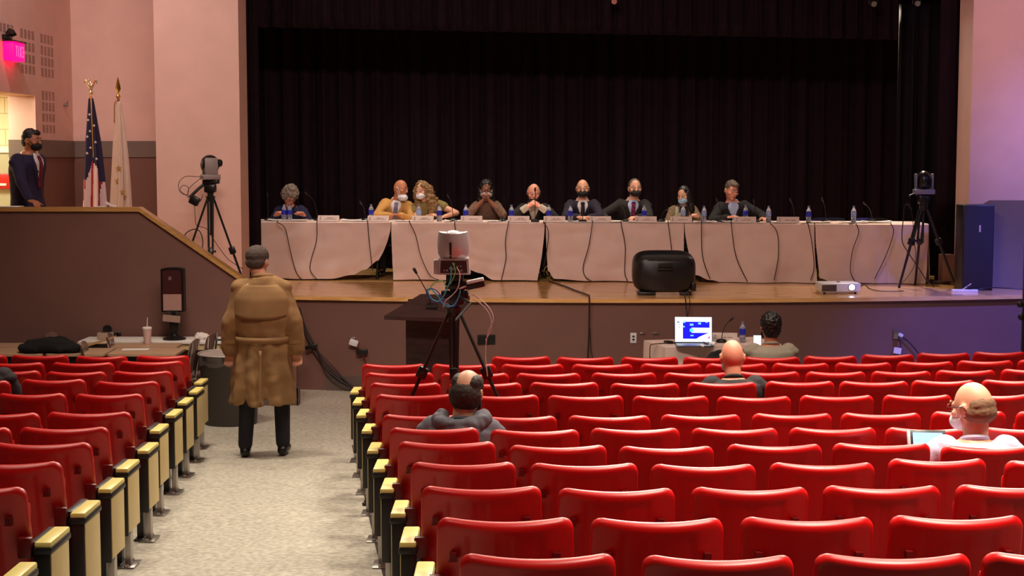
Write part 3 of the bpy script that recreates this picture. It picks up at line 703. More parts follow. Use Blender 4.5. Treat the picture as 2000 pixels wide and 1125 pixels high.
wire('video_cable', 'white cable arching down from the socket of the silver camera', W_([(892, 523), (898, 535), (895, 560), (885, 575), (870, 588), (866, 600)]), .004, wcab)
wire('power_cable', 'pair of white cables hanging right of the centre tripod', W_([(922, 574), (940, 586), (958, 605), (963, 625), (953, 650), (948, 690), (952, 735)]), .0035, wcab)
wire('power_cable', 'thin white cable drooping between the legs of the centre tripod', W_([(920, 585), (935, 590), (955, 612), (960, 640), (948, 665)]), .003, wcab)
ad = thing('power_adaptor', 'white topped black power adaptor hanging on the centre tripod', 'power adaptor', at(929, 556, Yc + .0), 0)
MB().box((0, 0, 0), (.125, .05, .05), RY(-.22), .006).build('adaptor_body', m_bplastic, ad); MB().box((-.003, 0, .026), (.12, .052, .026), RY(-.22), .005).build('adaptor_label', m_white, ad)
MB().tube([(-.06, 0, -.01), (-.09, 0, -.02), (-.11, .02, -.03)], .006).build('plug_lead', wcab, ad)

# small robotic camera on tripod, left wing and right of tables
def ptz(p, label, rz, m_side, flash=False):
    t = thing('camera', label, 'camera', p, rz)
    MB().box((0, 0, .03), (.24, .20, .06), None, .008).build('base_unit', m_side, t)
    mb = MB(); mb.ell((0, 0, .17), (.085, .11, .115), u=24, v=16); mb.box((0, 0, .12), (.15, .16, .10), None, .03); mb.cyl((0, -.02, .19), (0, -.135, .19), .05, .042, 20); mb.blob('camera_head', m_bplastic, t, .006, 3)
    for s in (-1, 1): MB().box((s * .095, .0, .155), (.022, .15, .19), None, .011).build('side_arm', m_side, t)
    MB().lathe([(.034, 0), (.03, .008), (0, .012)], (0, -.133, .19), 20, RX(PI / 2)).build('lens', mat('lens_glass', (30, 30, 60), .05, spec=1), t)
    return t
TL = V((X_(414, 17.75), 17.75, STZ)); hL = Z_(383, 17.75) - STZ
tp = tripod('camera_tripod', 'black camera tripod on the wing behind the sloping parapet', TL, hL, (.42, .30, .40), (PI * 1.06, -PI * .45, PI * .06), 0, .012, .55)
MB().box((0, 0, hL + .09), (.13, .12, .10), None, .02).cyl((0, 0, hL + .04), (0, 0, hL + .08), .05).box((.01, 0, hL + .165), (.18, .14, .05), None, .01).build('fluid_head', m_bplastic, tp)
MB().tube([(-.05, -.03, hL + .15), (-.13, -.06, hL + .08), (-.22, -.08, hL - .01)], .018, 8, False).build('pan_handle', m_black, tp)
MB().box((-.165, -.09, hL - .05), (.11, .09, .10), RY(.5), .015).build('control_box', m_bplastic, tp)
ptz(TL + V((.0, 0, hL + .19)), 'robotic camera with grey side on the tripod left of the stage', PI * .62, mat('mid_grey_plastic', (150, 138, 134), .45))
wire('camera_cable', 'thin cables looping left of the tripod behind the parapet', [at(px, py, 17.62) for px, py in [(402, 346), (385, 345), (362, 345), (349, 358), (352, 375), (365, 380), (368, 367), (358, 362), (352, 372), (368, 385), (372, 395), (390, 394), (396, 380)]], .0035, m_cable)
wire('camera_cable', 'two thin cables hanging down past the control box of the left tripod', [at(px, py, 17.62) for px, py in [(395, 346), (372, 365), (367, 380), (378, 395), (381, 420), (384, 440), (402, 446), (412, 460), (440, 500), (462, 518), (476, 525)]], .0035, m_cable)
wire('camera_cable', 'dark cable arching from the parapet to the left tripod leg', [at(px, py, 17.6) for px, py in [(359, 466), (364, 455), (378, 448), (390, 452), (396, 470), (395, 492)]] + [V((X_(394, 17.6), 17.6, STZ + .1)), V((X_(390, 17.6), 17.62, STZ + .008))], .006, m_cable)
TR = V((X_(1800, 18.55), 18.55, STZ)); hR = Z_(402, 18.55) - STZ
tp = tripod('camera_tripod', 'black tripod in front of the right end of the long table', TR, hR, (.30, .40, .3), (PI * 1.08, -PI * .03, PI * .5), 0, .014, .42)
MB().box((0, 0, hR + .08), (.13, .12, .12), None, .02).cyl((0, 0, hR), (0, 0, hR + .1), .05).build('fluid_head', m_bplastic, tp)
MB().tube([(-.05, -.03, hR + .1), (-.12, -.06, hR + .15), (-.2, -.1, hR + .12)], .014, 8, False).build('pan_handle', m_black, tp)
ptz(TR + V((0, 0, hR + .14)), 'dark robotic camera with blue sheen on the tripod right of the long table', PI * .96, mat('blue_sheen_grey', (120, 118, 150), .35))  # blue reflection is tinted into the grey of the camera sides
wire('camera_cable', 'cable hanging from the right tripod down behind its leg to the stage', [at(px, py, 18.42) for px, py in [(1782, 408), (1768, 400), (1764, 430), (1762, 470), (1775, 495), (1795, 525), (1810, 548)]] + [V((X_(1824, 18.5), 18.5, STZ + .008))], .006, m_cable)
wire('camera_cable', 'thin cable in a loop from the right tripod over the cloth', [at(px, py, 18.5) for px, py in [(1772, 395), (1780, 410), (1786, 470), (1788, 510), (1775, 538), (1758, 556)]], .004, m_cable)

# ------------------------------------------------------------ stage equipment
m_blk = mat('loudspeaker_plastic', (26, 24, 27), .38, bump=.1, bscale=300)
p = at(1296, 572, 17.55); p.z = STZ
sp = thing('stage_monitor', 'black loudspeaker lying on its side at the front edge of the stage', 'loudspeaker', p)
mb = MB(); tilt = RX(.16)
def spk(u, v): return None
R = []
for k in range(9):
    t_ = k / 8; y = -.17 + .34 * t_; f = [.80, .93, .985, 1, 1, 1, 1, .99, .96][k]
    ring = []
    for i in range(40):
        a = 2 * PI * i / 40; c_, s_ = math.cos(a), math.sin(a); e = .42
        ring.append(tilt @ V((.36 * f * math.copysign(abs(c_) ** e, c_), y, .225 * f * math.copysign(abs(s_) ** .55, s_))) + V((0, 0, .262)))
    R.append(ring)
mb.rings(R); mb.build('cabinet', m_blk, sp, 50)
def sb(x, z, w_, h_, d_=.02, y=-.172): 
    return MB().box(tilt @ V((x, y, z)) + V((0, 0, .262)), (w_, d_, h_), tilt, .006)
sb(.0, .115, .16, .055).build('handle_recess', m_black, sp); sb(0, .075, .18, .022, .05).build('handle', m_blk, sp)
sb(-.005, -.165, .045, .03, .006, -.13).build('badge', mat('orange_badge', (190, 70, 30), .5), sp)
sb(.17, -.10, .14, .11, .012, -.150).build('control_plate', m_black, sp)
sb(.175, -.12, .012, .012, .008, -.162).build('indicator_lamp', mat('indicator', (230, 230, 255), .4, emit=(.9, .9, 1), estr=3), sp)
MB().box((.25, 0, .02), (.12, .26, .04), None, .01).build('foot', m_blk, sp); MB().box((-.2, 0, .02), (.2, .26, .04), None, .01).build('foot', m_blk, sp)
MB().box((.33, -.05, .10), (.05, .2, .10), None, .01).build('corner_bumper', m_blk, sp)
wire('speaker_cable', 'black speaker cables dropping over the stage edge under the loudspeaker', [at(1336, 572, 17.2), at(1338, 579, 16.98), at(1340, 600, 16.98), at(1342, 622, 16.98), at(1341, 660, 16.98)], .006, m_cable)
wire('speaker_cable', 'second thin cable beside the one below the stage loudspeaker', [at(1344, 571, 17.2), at(1346, 579, 16.98), at(1347, 600, 16.97), at(1343, 620, 16.97), at(1342, 650, 16.97)], .004, m_cable)
# projector
p = at(1636, 567, 17.75); p.z = STZ
pj = thing('projector', 'white projector on the stage floor with its lens glowing blue-white', 'projector', p, .05)
MB().box((0, 0, .075), (.46, .32, .105), None, .02).build('casing', m_white, pj)
MB().box((-.14, -.158, .072), (.17, .012, .075), None, .004).build('vent', mat('brown_grille', (80, 66, 64), .5), pj)
MB().cyl((.12, -.15, .08), (.12, -.172, .08), .043, .043, 22).build('lens_ring', m_steel, pj)
MB().cyl((.12, -.168, .08), (.12, -.176, .08), .033, .033, 22).build('lens', mat('lit_lens', (200, 210, 255), .3, emit=(.55, .65, 1), estr=14), pj)
for x in (-.18, .18): MB().cyl((x, -.1, 0), (x, -.1, .03), .014).build('foot', m_black, pj)
MB().cyl((0, -.02, .125), (0, -.02, .135), .02).build('focus_dial', m_black, pj)
# tall loudspeaker, right
x0, x1 = X_(1879, 18.06), X_(1940, 18.06)
zt2 = Z_(400, 18.06)
sp = thing('tall_loudspeaker', 'tall black loudspeaker standing at the right edge of the stage', 'loudspeaker', ((x0 + x1) / 2, 18.2, STZ))
hw = (x1 - x0) / 2
MB().bb((-hw, -.12, 0), (hw, .19, zt2 - STZ), .012).build('cabinet', m_blk, sp)
MB().bb((-hw + .012, -.132, .03), (hw - .012, -.118, zt2 - STZ - .02), .004).build('grille', mat('speaker_grille', (30, 24, 30), .7, nscale=300, namt=.4), sp)
MB().bb((.0, -.137, zt2 - STZ - .32), (.022, -.13, zt2 - STZ - .24)).build('badge', mat('pale_badge', (190, 160, 150), .4), sp)
# power strip etc.
p = at(1884, 565, 17.9); p.z = STZ
ps = thing('power_strip', 'white power strip lying on the stage before the tall loudspeaker', 'power strip', p, -.05)
MB().bb((-.15, -.03, 0), (.15, .03, .03), .006).build('strip_body', m_white, ps); MB().box((.05, 0, .05), (.05, .04, .05), None, .006).build('plug', m_black, ps)
MB().tube([(-.02, 0, .03), (.02, -.01, .06), (.07, -.02, .10)], .006).build('lead', wcab, ps)
wire('power_cable', 'black cable running right from the power strip along the stage', [at(1908, 566, 17.95), at(1930, 562, 18.0), at(1965, 563, 18.2), at(2010, 565, 18.2)], .007, m_cable)
wire('power_cable', 'thin cable curving over the stage boards right of the projector', [onz(px, py, STZ + .008) for px, py in [(1676, 566), (1684, 556), (1690, 555), (1698, 563), (1715, 568), (1745, 569), (1765, 568)]], .005, m_cable)
wire('stage_cable', 'thick black cable crossing the stage and dropping down the stage front', [onz(1072, 549, STZ + .01), onz(1100, 558, STZ + .01), onz(1128, 569, STZ + .01), onz(1148, 576, STZ + .012), at(1151, 581, 16.97), at(1151, 620, 16.98), at(1150, 660, 16.98), at(1148, 700, 16.98), at(1147, 760, 16.98)], .009, m_cable)
wire('stage_cable', 'thin cable beside the thick one on the stage front', [at(1152, 640, 16.98), at(1154, 680, 16.98), at(1158, 705, 16.98), at(1160, 760, 16.98)], .005, m_cable)
cr = MB(); a = at(1838, 553, 19.0); cr.bb((a.x, 18.95, STZ), (a.x + .155, 19.15, Z_(497, 19)), .01)
tag(cr.build('wooden_block', mat('brown_wood', (120, 84, 66), .6)), 'brown wooden block standing at the foot of the right stage opening', 'block')
t = thing('cable_coil', 'coiled cable lying on the stage behind the right tripod', 'cable', onz(1825, 551, STZ) + V((0, -.3, 0)))
mb = MB()
for k in range(4): mb.tube([(.13 * (1 + .05 * k) * math.cos(a_ * PI / 6), .08 * math.sin(a_ * PI / 6), .008 + .008 * k) for a_ in range(13)], .007)
mb.build('coil', m_cable, t)
# box of sockets beneath the lifted hem, coil in the gap
p = onz(935, 546, STZ); t = thing('power_strip', 'dark strip of plugs under the lifted cloth right of the silver camera', 'power strip', p + V((0, .35, 0)))
MB().bb((-.2, -.04, 0), (.2, .04, .05), .006).build('strip_body', m_black, t)
for k in range(5): MB().bb((-.17 + k * .08, -.03, .05), (-.13 + k * .08, .02, .10), .006).build('plug', m_bplastic, t)
p = onz(1071, 546, STZ); t = thing('cable_coil', 'pale yellow cable coil in the gap between the tablecloths', 'cable', p + V((0, .25, 0)))
mb = MB()
for k in range(4): mb.tube([(.05 * math.cos(a_ * PI / 6), .01 * k, .08 + .075 * math.sin(a_ * PI / 6)) for a_ in range(13)], .008)
mb.build('coil', mat('yellow_cable', (200, 185, 110), .5), t)
# black equipment stand at the right edge
x = X_(1999, 15.2)
t = thing('equipment_stand', 'black equipment stand rising at the far right edge of the photo', 'stand', (x + .03, 15.2, fz(15.2)))
MB().bb((-.03, -.03, .02), (.03, .03, Z_(290, 15.2)), .006).build('upright', m_black, t)
MB().tube([(0, 0, Z_(610, 15.2)), (-.03, 0, Z_(598, 15.2)), (-.06, 0, Z_(600, 15.2))], .02, 8, False).ell((-.06, 0, Z_(600, 15.2)), (.03, .03, .03)).ell((-.045, 0, Z_(624, 15.2)), (.03, .03, .035)).build('knob', m_black, t)
MB().cyl((0, 0, 0), (0, 0, .03), .25, .25, 24).build('base', m_black, t)

# ------------------------------------------------------------ wall outlets and cables on the stage front
def outlet(px, py, w_, h_, label, m_=m_white, holes=2, Y=None):
    p = at(px, py, Y or 17.1)
    p.y = lipY(p.x) - .002; p = at(px, py, p.y)
    t = thing('wall_outlet', label, 'outlet', p)
    MB().bb((-w_ / 2, -.012, -h_ / 2), (w_ / 2, .001, h_ / 2), .003).build('cover_plate', m_, t)
    for k in range(holes): z = (k - (holes - 1) / 2) * .035; MB().bb((-.012, -.015, z - .011), (.012, -.011, z + .011), .002).build('socket', m_black, t)
    return t
outlet(1237, 660, .07, .115, 'white double outlet plate on the stage front left of the laptop table')
outlet(950, 663, .20, .11, 'wide black connector plate on the stage front behind the centre tripod', m_bplastic, 0)
outlet(1255, 651, .065, .018, 'small flat outlet lid on the stage front, right of the white plate', m_steel, 0)
outlet(1281, 651, .065, .018, 'small flat outlet lid above the corner of the laptop table', m_steel, 0)
t = outlet(1750, 652, .06, .11, 'outlet with a white plug on the blue-lit stage front', m_steel, 0)
MB().box((.045, -.03, -.012), (.05, .05, .04), RY(.5), .008).build('plug', m_white, t)
t = outlet(689, 660, .06, .02, 'flat lid and white plug box on the stage front, right of the trench coat', m_steel, 0)
MB().box((.015, -.04, -.05), (.10, .06, .07), RY(.3), .01).build('plug', m_white, t)
def onwall(L, off=.02):
    out = []
    for px, py in L:
        p = at(px, py, 17.1); p = at(px, py, lipY(p.x) - off); out.append(p)
    return out
wire('power_cable', 'black cable looping down right of the outlet on the blue-lit stage front', onwall([(1757, 655), (1772, 665), (1790, 685), (1797, 700), (1800, 740)]), .006, m_cable)
wire('power_cable', 'short cable with a paper tag below the outlet on the blue-lit stage front', onwall([(1755, 658), (1759, 675), (1759, 700), (1760, 740)]), .005, m_cable)
t = MB(); p = onwall([(1753, 685)], .03)[0]; t.box(p, (.085, .003, .07), RY(.15)); tag(t.build('paper_tag', m_paper), 'white paper tag hanging on the cable on the blue-lit stage front', 'tag')
wire('power_cable', 'reddish cable running down from the white plug box left of the seats', onwall([(692, 664), (700, 678), (708, 692), (714, 706), (716, 730)], .05), .007, m_redd)
t = MB(); p = onwall([(707, 687)], .05)[0]; t.box(p, (.13, .04, .05), RY(-.05), .006); tag(t.build('cable_adaptor', m_bplastic), 'black adaptor block on the reddish cable of the stage front', 'adaptor')
for k, L in enumerate([[(588, 612), (592, 640), (606, 672), (630, 706), (660, 735), (700, 762)], [(586, 618), (596, 650), (612, 684), (640, 722), (668, 745), (702, 766)], [(590, 630), (602, 662), (624, 690), (652, 718), (676, 745), (700, 764)], [(585, 600), (597, 640), (620, 684), (636, 724), (662, 748), (705, 768)]]):
    wire('stage_cable', 'black cable of the bundle sweeping down the stage front to the seats, %s from above' % ORD[k], onwall(L, .03 + .012 * k), .009, m_cable, group='bundled cables on the stage front')
t = MB(); p = onwall([(608, 677)], .07)[0]; t.box(p, (.14, .05, .045), RY(-.25), .008); tag(t.build('cable_clamp', m_bplastic), 'black clamp holding the cable bundle on the stage front', 'clamp')

# ------------------------------------------------------------ lectern
LY = 14.35
a0, a1 = at(750, 617, LY), at(889, 622, LY); zb0 = a0.z
t = thing('lectern', 'dark wooden lectern with a slanted top facing the stage', 'lectern', (X_(840, LY + .3), LY + .3, fz(14.6)))
m_lect = wood('dark_walnut', (34, 20, 20), (58, 36, 34), (2, 14, 14), .4, .2)
z0 = t.location.z
far0, far1 = at(822, 574, LY + .56), at(918, 578, LY + .56)
loc = V(t.location)
MB().prism([a0 - loc, a1 - loc, far1 - loc, far0 - loc], (0, 0, -.035), 0).build('slanted_top', m_lect, t)
bx0, bx1 = X_(793, 14.6) - loc.x, X_(885, 14.6) - loc.x
MB().prism([(bx0, -.12, 0), (bx0, .24, 0), (bx0, .24, zb0 - z0 + .11), (bx0, -.12, zb0 - z0 - .02)], (bx1 - bx0, 0, 0), 0).build('body', m_lect, t)
MB().bb((bx0 - .03, -.16, 0), (bx1 + .03, .28, .05), .01).build('plinth', m_lect, t)
pb = at(843, 601, LY + .24); 
t = thing('gooseneck_microphone', 'gooseneck microphone leaning left on the slanted lectern top', 'microphone', pb)
MB().box((0, 0, .012), (.11, .10, .035), RX(.35), .012).build('base', m_bplastic, t)
tp_ = at(813, 533, LY + .1) - pb
MB().tube([(-.01, 0, .03), tp_ * .45 + V((.02, 0, 0)), tp_], .005, 6).build('gooseneck', m_black, t)
MB().cap(tp_, tp_ + V((-.02, 0, .035)), .012, .015).build('capsule', m_bplastic, t)

# ------------------------------------------------------------ laptop table below the stage
n0 = at(1300, 679, 15.25); f0 = at(1258, 665, 15.85); TZ2 = .75
n0 = onz(1300, 679, TZ2); f0 = onz(1258, 664.5, TZ2)
dy = (f0 - n0); dy.z = 0; dpt = dy.length; dy.normalize(); dx = V((dy.y, -dy.x, 0)); Lw = 1.25
t = thing('folding_table', 'small table under a white cloth below the stage, carrying the laptop', 'table', (n0 + dx * Lw / 2 + dy * dpt / 2) * 1.0, math.atan2(dx.y, dx.x)); t.location.z = 0
MB().bb((-Lw / 2 + .02, -dpt / 2 + .02, .70), (Lw / 2 - .02, dpt / 2 - .02, .738), .01).build('tabletop', m_lam, t)
for sx in (-1, 1):
    for sy in (-1, 1): MB().cyl((sx * (Lw / 2 - .1), sy * (dpt / 2 - .1), 0), (sx * (Lw / 2 - .1), sy * (dpt / 2 - .1), .70), .014).build('leg', m_black, t)
mb = MB(); per = []; N = 96
for i in range(N):
    q = i / N * 4; k = q % 1; s = int(q)
    c_ = [(-1 + 2 * k, -1), (1, -1 + 2 * k), (1 - 2 * k, 1), (-1, 1 - 2 * k)][s]; per.append(c_)
def ring(sc, z, amp): 
    out = []
    for i, (a_, b_) in enumerate(per):
        o_ = amp * (.5 + .5 * math.sin(i * .55) * noise.noise(V((i * .13, z, 2))) * 2)
        out.append(V((a_ * (Lw / 2 * sc + o_), b_ * (dpt / 2 * sc + o_), z)))
    return out
mb.rings([ring(.02, TZ2 + .002, 0), ring(.9, TZ2 + .002, 0), ring(1, TZ2, .004), ring(1.0, TZ2 - .02, .012), ring(1.0, .55, .03), ring(1.02, .3, .045), ring(1.03, .1, .06), ring(1.03, .1, .055), ring(1.0, .55, .026), ring(.995, TZ2 - .02, .008), ring(.99, TZ2 - .004, 0), ring(.02, TZ2 - .004, 0)])
o = mb.build('tablecloth', m_cloth, sharp=50); o.location = (t.location.x, t.location.y, 0); o.rotation_euler = t.rotation_euler; tag(o, 'white cloth draped over the small laptop table', 'tablecloth')
rzt = math.atan2(dx.y, dx.x)
# laptop
p = onz(1356, 676, TZ2 + .008); lp = thing('laptop', 'open laptop showing a blue and white picture on its screen', 'laptop', p, -.06)
m_alu = mat('space_grey', (110, 108, 118), .35, .7)
MB().box((0, .02, .008), (.37, .25, .016), None, .005).build('keyboard_base', m_alu, lp)
hS = (676 - 626) / 194; tl = RX(-.22)
c0 = V((0, .145, .014))
MB().box(c0 + tl @ V((0, .003, hS / 2 + .004)), (.385, .008, hS + .012), tl, .003).build('lid', m_bplastic, lp)
def scr(nm, x0_, z0_, x1_, z1_, col, st, dy_=0):
    mb = MB(); mb.box(c0 + tl @ V(((x0_ + x1_) / 2 * .37, -.0022 - dy_, (z0_ + z1_) / 2 * hS + .006)), ((x1_ - x0_) * .37, .001, (z1_ - z0_) * hS), tl)
    return mb.build(nm, mat('screen_' + nm + str(col), tuple(int(255 * c) for c in col), .4, emit=col, estr=st), lp)
scr('screen', -.5, .02, .5, 1, (.75, .86, 1), 1.5)
scr('picture', -.29, .14, .44, .82, (.0, .0, .85), 1.1, .0008)
for x, z, w_, h_ in ((-.05, .70, .10, .08), (.17, .75, .08, .08), (-.25, .80, .06, .06), (-.26, .62, .05, .06), (.36, .79, .06, .03), (-.04, .27, .09, .05)): scr('spot', x - w_ / 2, z - h_ / 2, x + w_ / 2, z + h_ / 2, (.2, .6, 1), 1.1, .0014)
scr('streak', -.05, .38, .46, .58, (.8, 1, .95), 1.2, .0014); scr('streak_tip', -.10, .42, .0, .54, (.1, .75, 1), 1.2, .0018)
def scrpoly(nm, L, col, st, dy_):
    MB().prism([c0 + tl @ V((x * .37, -.0022 - dy_, z * hS + .006)) for x, z in L], tl @ V((0, -.0006, 0)), 0).build(nm, mat('screen_' + nm, tuple(int(255 * c) for c in col), .4, emit=col, estr=st), lp)
scrpoly('white_curve', [(.08, .14), (.16, .22), (.30, .31), (.46, .40), (.46, .12), (.08, .12)], (.85, .95, 1), 1.3, .0012)
scrpoly('pink_corner', [(.38, .15), (.45, .30), (.45, .15)], (.85, .1, .4), 1, .002)
for z in (.80, .70, .60): scr('icon', -.45 if z == .8 else -.40, z - .02, -.38, z + .02, (.15, .15, .4), .4, .0008)
mo = MB(); mo.ell((0, 0, .012), (.028, .045, .016)); p = onz(1369, 675, TZ2 + .007); mo = mo.build('computer_mouse', m_white); mo.location = p + V((0, -.12, 0)); tag(mo, 'white computer mouse in front of the laptop', 'mouse')
paper(onz(1384, 673, TZ2 + .008) + V((0, -.05, 0)), .09, .10, 'small folded paper right of the computer mouse', .4, 3, None, .03)
p = onz(1409, 668, TZ2 + .006); h_ = Z_(620, p.y) - p.z - .03
micro(p, .09, .0, h_, 'gooseneck microphone on the small laptop table, leaning right', group=None)
card(onz(1418, 668, TZ2 + .006) + V((0, .1, 0)), .26, .085, 'white folded name card behind the microphone on the laptop table', -.1, False, 77, None)
bottle(onz(1450, 668, TZ2 + .006), 'water bottle at the right end of the laptop table')
wire('laptop_cable', 'black cable crossing the left edge of the laptop table', [onz(1330, 672, TZ2 + .012), onz(1308, 670, TZ2 + .012), onz(1290, 671, TZ2 + .012), onz(1277, 672, TZ2 + .012), at(1270, 676, 15.5), at(1269, 700, 15.48), at(1268, 740, 15.48)], .005, m_cable)
MBx = MB(); MBx.box(onz(1306, 668, TZ2 + .016), (.07, .11, .025), RZ(.3), .008); tag(MBx.build('power_brick', m_bplastic), 'small black power brick on the laptop table left of the laptop', 'power brick')

# ------------------------------------------------------------ desks and things at the left
m_desk = mat('tan_desk_laminate', (196, 160, 130), .45, nscale=6, namt=.05)
def desk(c, w_, d_, z, label):
    t = thing('classroom_desk', label, 'desk', (c[0], c[1], fz(c[1])), 0, 'tan classroom desks')
    z -= fz(c[1])
    mb = MB(); R_ = .05; P = []
    for sx, sy, a0_ in ((1, 1, 0), (-1, 1, 90), (-1, -1, 180), (1, -1, 270)):
        for k in range(5): a = math.radians(a0_ + k * 22.5); P.append(V((sx * (w_ / 2 - R_) + R_ * math.cos(a), sy * (d_ / 2 - R_) + R_ * math.sin(a), z - .022)))
    mb.prism(P, (0, 0, .022), 0).build('desktop', m_desk, t)
    MB().bb((-w_ / 2 + .04, -d_ / 2 + .05, z - .11), (w_ / 2 - .04, d_ / 2 - .03, z - .024), .01).build('book_box', m_black, t)
    for sx in (-1, 1):
        for sy in (-1, 1): MB().cyl((sx * (w_ / 2 - .07), sy * (d_ / 2 - .06), 0), (sx * (w_ / 2 - .07), sy * (d_ / 2 - .06), z - .1), .012).build('leg', m_chrome, t)
DZ = .74
rows = [(14.83, 15.33, 'near'), (15.37, 15.75, 'far')]
for (pa, pb_, nm) in ((204, 345, 'in the rightmost column'), (84, 204, 'in the middle column'), (-60, 82, 'in the leftmost column')):
    for y0, y1, rn in rows:
        xa0, xb0 = X_(pa, y0, 680), X_(pb_, y0, 680)
        desk(((xa0 + xb0) / 2, (y0 + y1) / 2), xb0 - xa0 - .02, y1 - y0, DZ, 'tan topped classroom desk %s, the %s one' % (nm, rn))
t = thing('folding_table', 'long white topped table against the grey parapet wall', 'table', ((X_(160, 16) + X_(440, 16)) / 2, 16.0, 0))
hw = (X_(440, 16) - X_(160, 16)) / 2
MB().bb((-hw, -.21, DZ - .02), (hw, .21, DZ + .012), .008).build('tabletop', m_paper, t)
MB().bb((-hw + .03, -.19, DZ - .08), (hw - .03, .19, DZ - .02)).build('apron', m_lam, t)
for sx in (-1, 1):
    for sy in (-1, 1): MB().cyl((sx * (hw - .12), sy * .16, 0), (sx * (hw - .12), sy * .16, DZ - .08), .014).build('leg', m_steel, t)
m_shell = mat('grey_brown_shell', (128, 106, 100), .22, spec=.7)
def school_chair(px, py, Y, rz, label):
    p = at(px, py - 7, Y); t = thing('school_chair', label, 'chair', (p.x, p.y, fz(p.y)), rz, 'shell chairs at the desks'); zt_ = p.z - fz(p.y)
    def bk(u, v): a = (u - .5) * 1.3; return (.19 * math.sin(a) / math.sin(.65), .20 - .12 * (1 - math.cos(a)) + .06 * v, zt_ - .34 + .34 * v - .05 * abs(2 * u - 1) ** 3 * v)
    MB().sheet(bk, 14, 8, .008).build('backrest', m_shell, t)
    def st(u, v): return ((u - .5) * .38, -.2 + .38 * v, .43 + .03 * (2 * u - 1) ** 2 - .02 * math.sin(v * PI))
    MB().sheet(st, 12, 8, .008).build('seat', m_shell, t)
    for sx in (-1, 1):
        MB().tube([(sx * .17, .25, zt_ - .02), (sx * .17, .21, .5), (sx * .17, .16, .42), (sx * .18, -.17, .42), (sx * .19, -.2, 0)], .011, 8).build('frame', m_chrome, t)
        MB().cyl((sx * .17, .14, .42), (sx * .19, .24, 0), .011).build('leg', m_chrome, t)
for px, py, Y, rz, lb in [(145, 656, 15.55, PI * .5, 'farthest left, its edge above the desks'), (213, 673, 15.0, PI * .55, 'between the folder and the sheet of paper'), (262, 657, 15.55, PI * .55, 'left of the cup with the straw'),
                          (332, 669, 14.95, -PI * .5, 'right of the near right desk'), (368, 657, 15.45, -PI * .52, 'rightmost, beside the waste bin')]:
    school_chair(px, py, Y, rz, 'dark shell chair with chrome frame, ' + lb)
# items on the desks
zd_ = DZ + .002
def item(px, py, z=zd_): return onz(px, py, z)
t = thing('drink_cup', 'white paper cup with lid and straw on the near right desk', 'cup', item(288, 671))
MB().lathe([(.032, 0), (.034, .005), (.046, .15), (.047, .155)], n=22).build('cup_body', mat('pink_white_cup', (226, 196, 190), .6), t)
MB().lathe([(.049, .15), (.05, .165), (.04, .172), (.0, .173)], n=22).build('lid', m_paper, t)
MB().lathe([(.0365, .03), (.0445, .12)], n=22).build('printed_band', mat('pink_print', (190, 140, 140), .6), t) if False else None
MB().cyl((0, 0, .17), (.004, 0, .27), .004).build('straw', m_paper, t)
paper(item(265, 683), .26, .14, 'white sheet lying on the near right desk', .1, 2)
t = thing('folder', 'tan envelope folder propped half open on the middle desk', 'folder', item(195, 676))
MB().box((0, 0, .045), (.3, .22, .006), RY(-.30) @ RX(.05)).build('cover', mat('manila', (190, 150, 100), .6), t); MB().bb((-.145, -.11, 0), (.1, .1, .01)).build('pages', m_black, t)
t = thing('tissue_box', 'small pale card box on the long white table', 'box', onz(207, 662, DZ + .014) + V((0, -.02, 0)))
MB().box((0, 0, .035), (.15, .10, .07), None, .003).build('carton', mat('tan_card', (176, 150, 130), .7), t); MB().bb((-.04, -.02, .07), (.04, .02, .072)).build('opening', m_black, t)
t = thing('tape_dispenser', 'small dark object behind the card box on the long white table', 'tape dispenser', onz(213, 657, DZ + .014) + V((0, .05, 0)))
MB().box((0, 0, .02), (.16, .06, .04), None, .01).lathe([(.0, -.02), (.045, -.02), (.045, .02), (0, .02)], (-.03, 0, .07), 16, RX(PI / 2)).build('dispenser_body', m_bplastic, t); MB().bb((.03, -.02, .04), (.12, .02, .05)).build('cutter', m_steel, t)
# dispenser stand
p = onz(338, 664, DZ + .014); p.y = 15.95
t = thing('dispenser_stand', 'black stand on the long white table holding a tall rounded dispenser', 'dispenser stand', p)
MB().lathe([(.12, 0), (.12, .01), (.05, .04), (.045, .06)], n=24).build('base', m_bplastic, t)
MB().bb((-.045, -.025, .03), (.045, .025, .30), .01).build('post', m_bplastic, t)
z0_, z1_ = Z_(608, 15.95) - p.z, Z_(522, 15.95) - p.z
def disp(f, y0, y1, z0, z1, nm, m_, arch=.02):
    P = [V((-f, y0, z0)), V((f, y0, z0)), V((f, y0, z1 - arch))] + [V((f * math.cos(a * PI / 8), y0, z1 - arch + arch * math.sin(a * PI / 8))) for a in range(1, 8)] + [V((-f, y0, z1 - arch))]
    MB().prism(P, (0, y1 - y0, 0), 0).build(nm, m_, t)
disp(.118, -.06, .05, z0_, z1_, 'housing', m_bplastic); disp(.095, -.068, -.058, z0_ + .19, z1_ - .025, 'front_window', mat('smoky_window', (66, 32, 34), .15, spec=.8))
disp(.095, -.066, -.058, z0_ + .015, z0_ + .185, 'notice_panel', mat('pinkish_notice', (176, 138, 128), .6), .002)
MB().box((-.02, -.07, z1_ - .11), (.03, .004, .035)).build('sticker', mat('faint_sticker', (130, 95, 95), .5), t)
MB().lathe([(.085, .03), (.05, -.02), (.03, -.03)], (0, 0, z0_ - .02), 20).build('drip_cup', m_bplastic, t)
MB().box((-.01, -.07, z0_ - .07), (.18, .004, .07), RY(.1)).build('hanging_note', mat('creased_paper', (170, 140, 126), .8), t)
t = thing('crumpled_paper', 'white crumpled paper at the right end of the long white table', 'paper', onz(392, 663, DZ + .014))
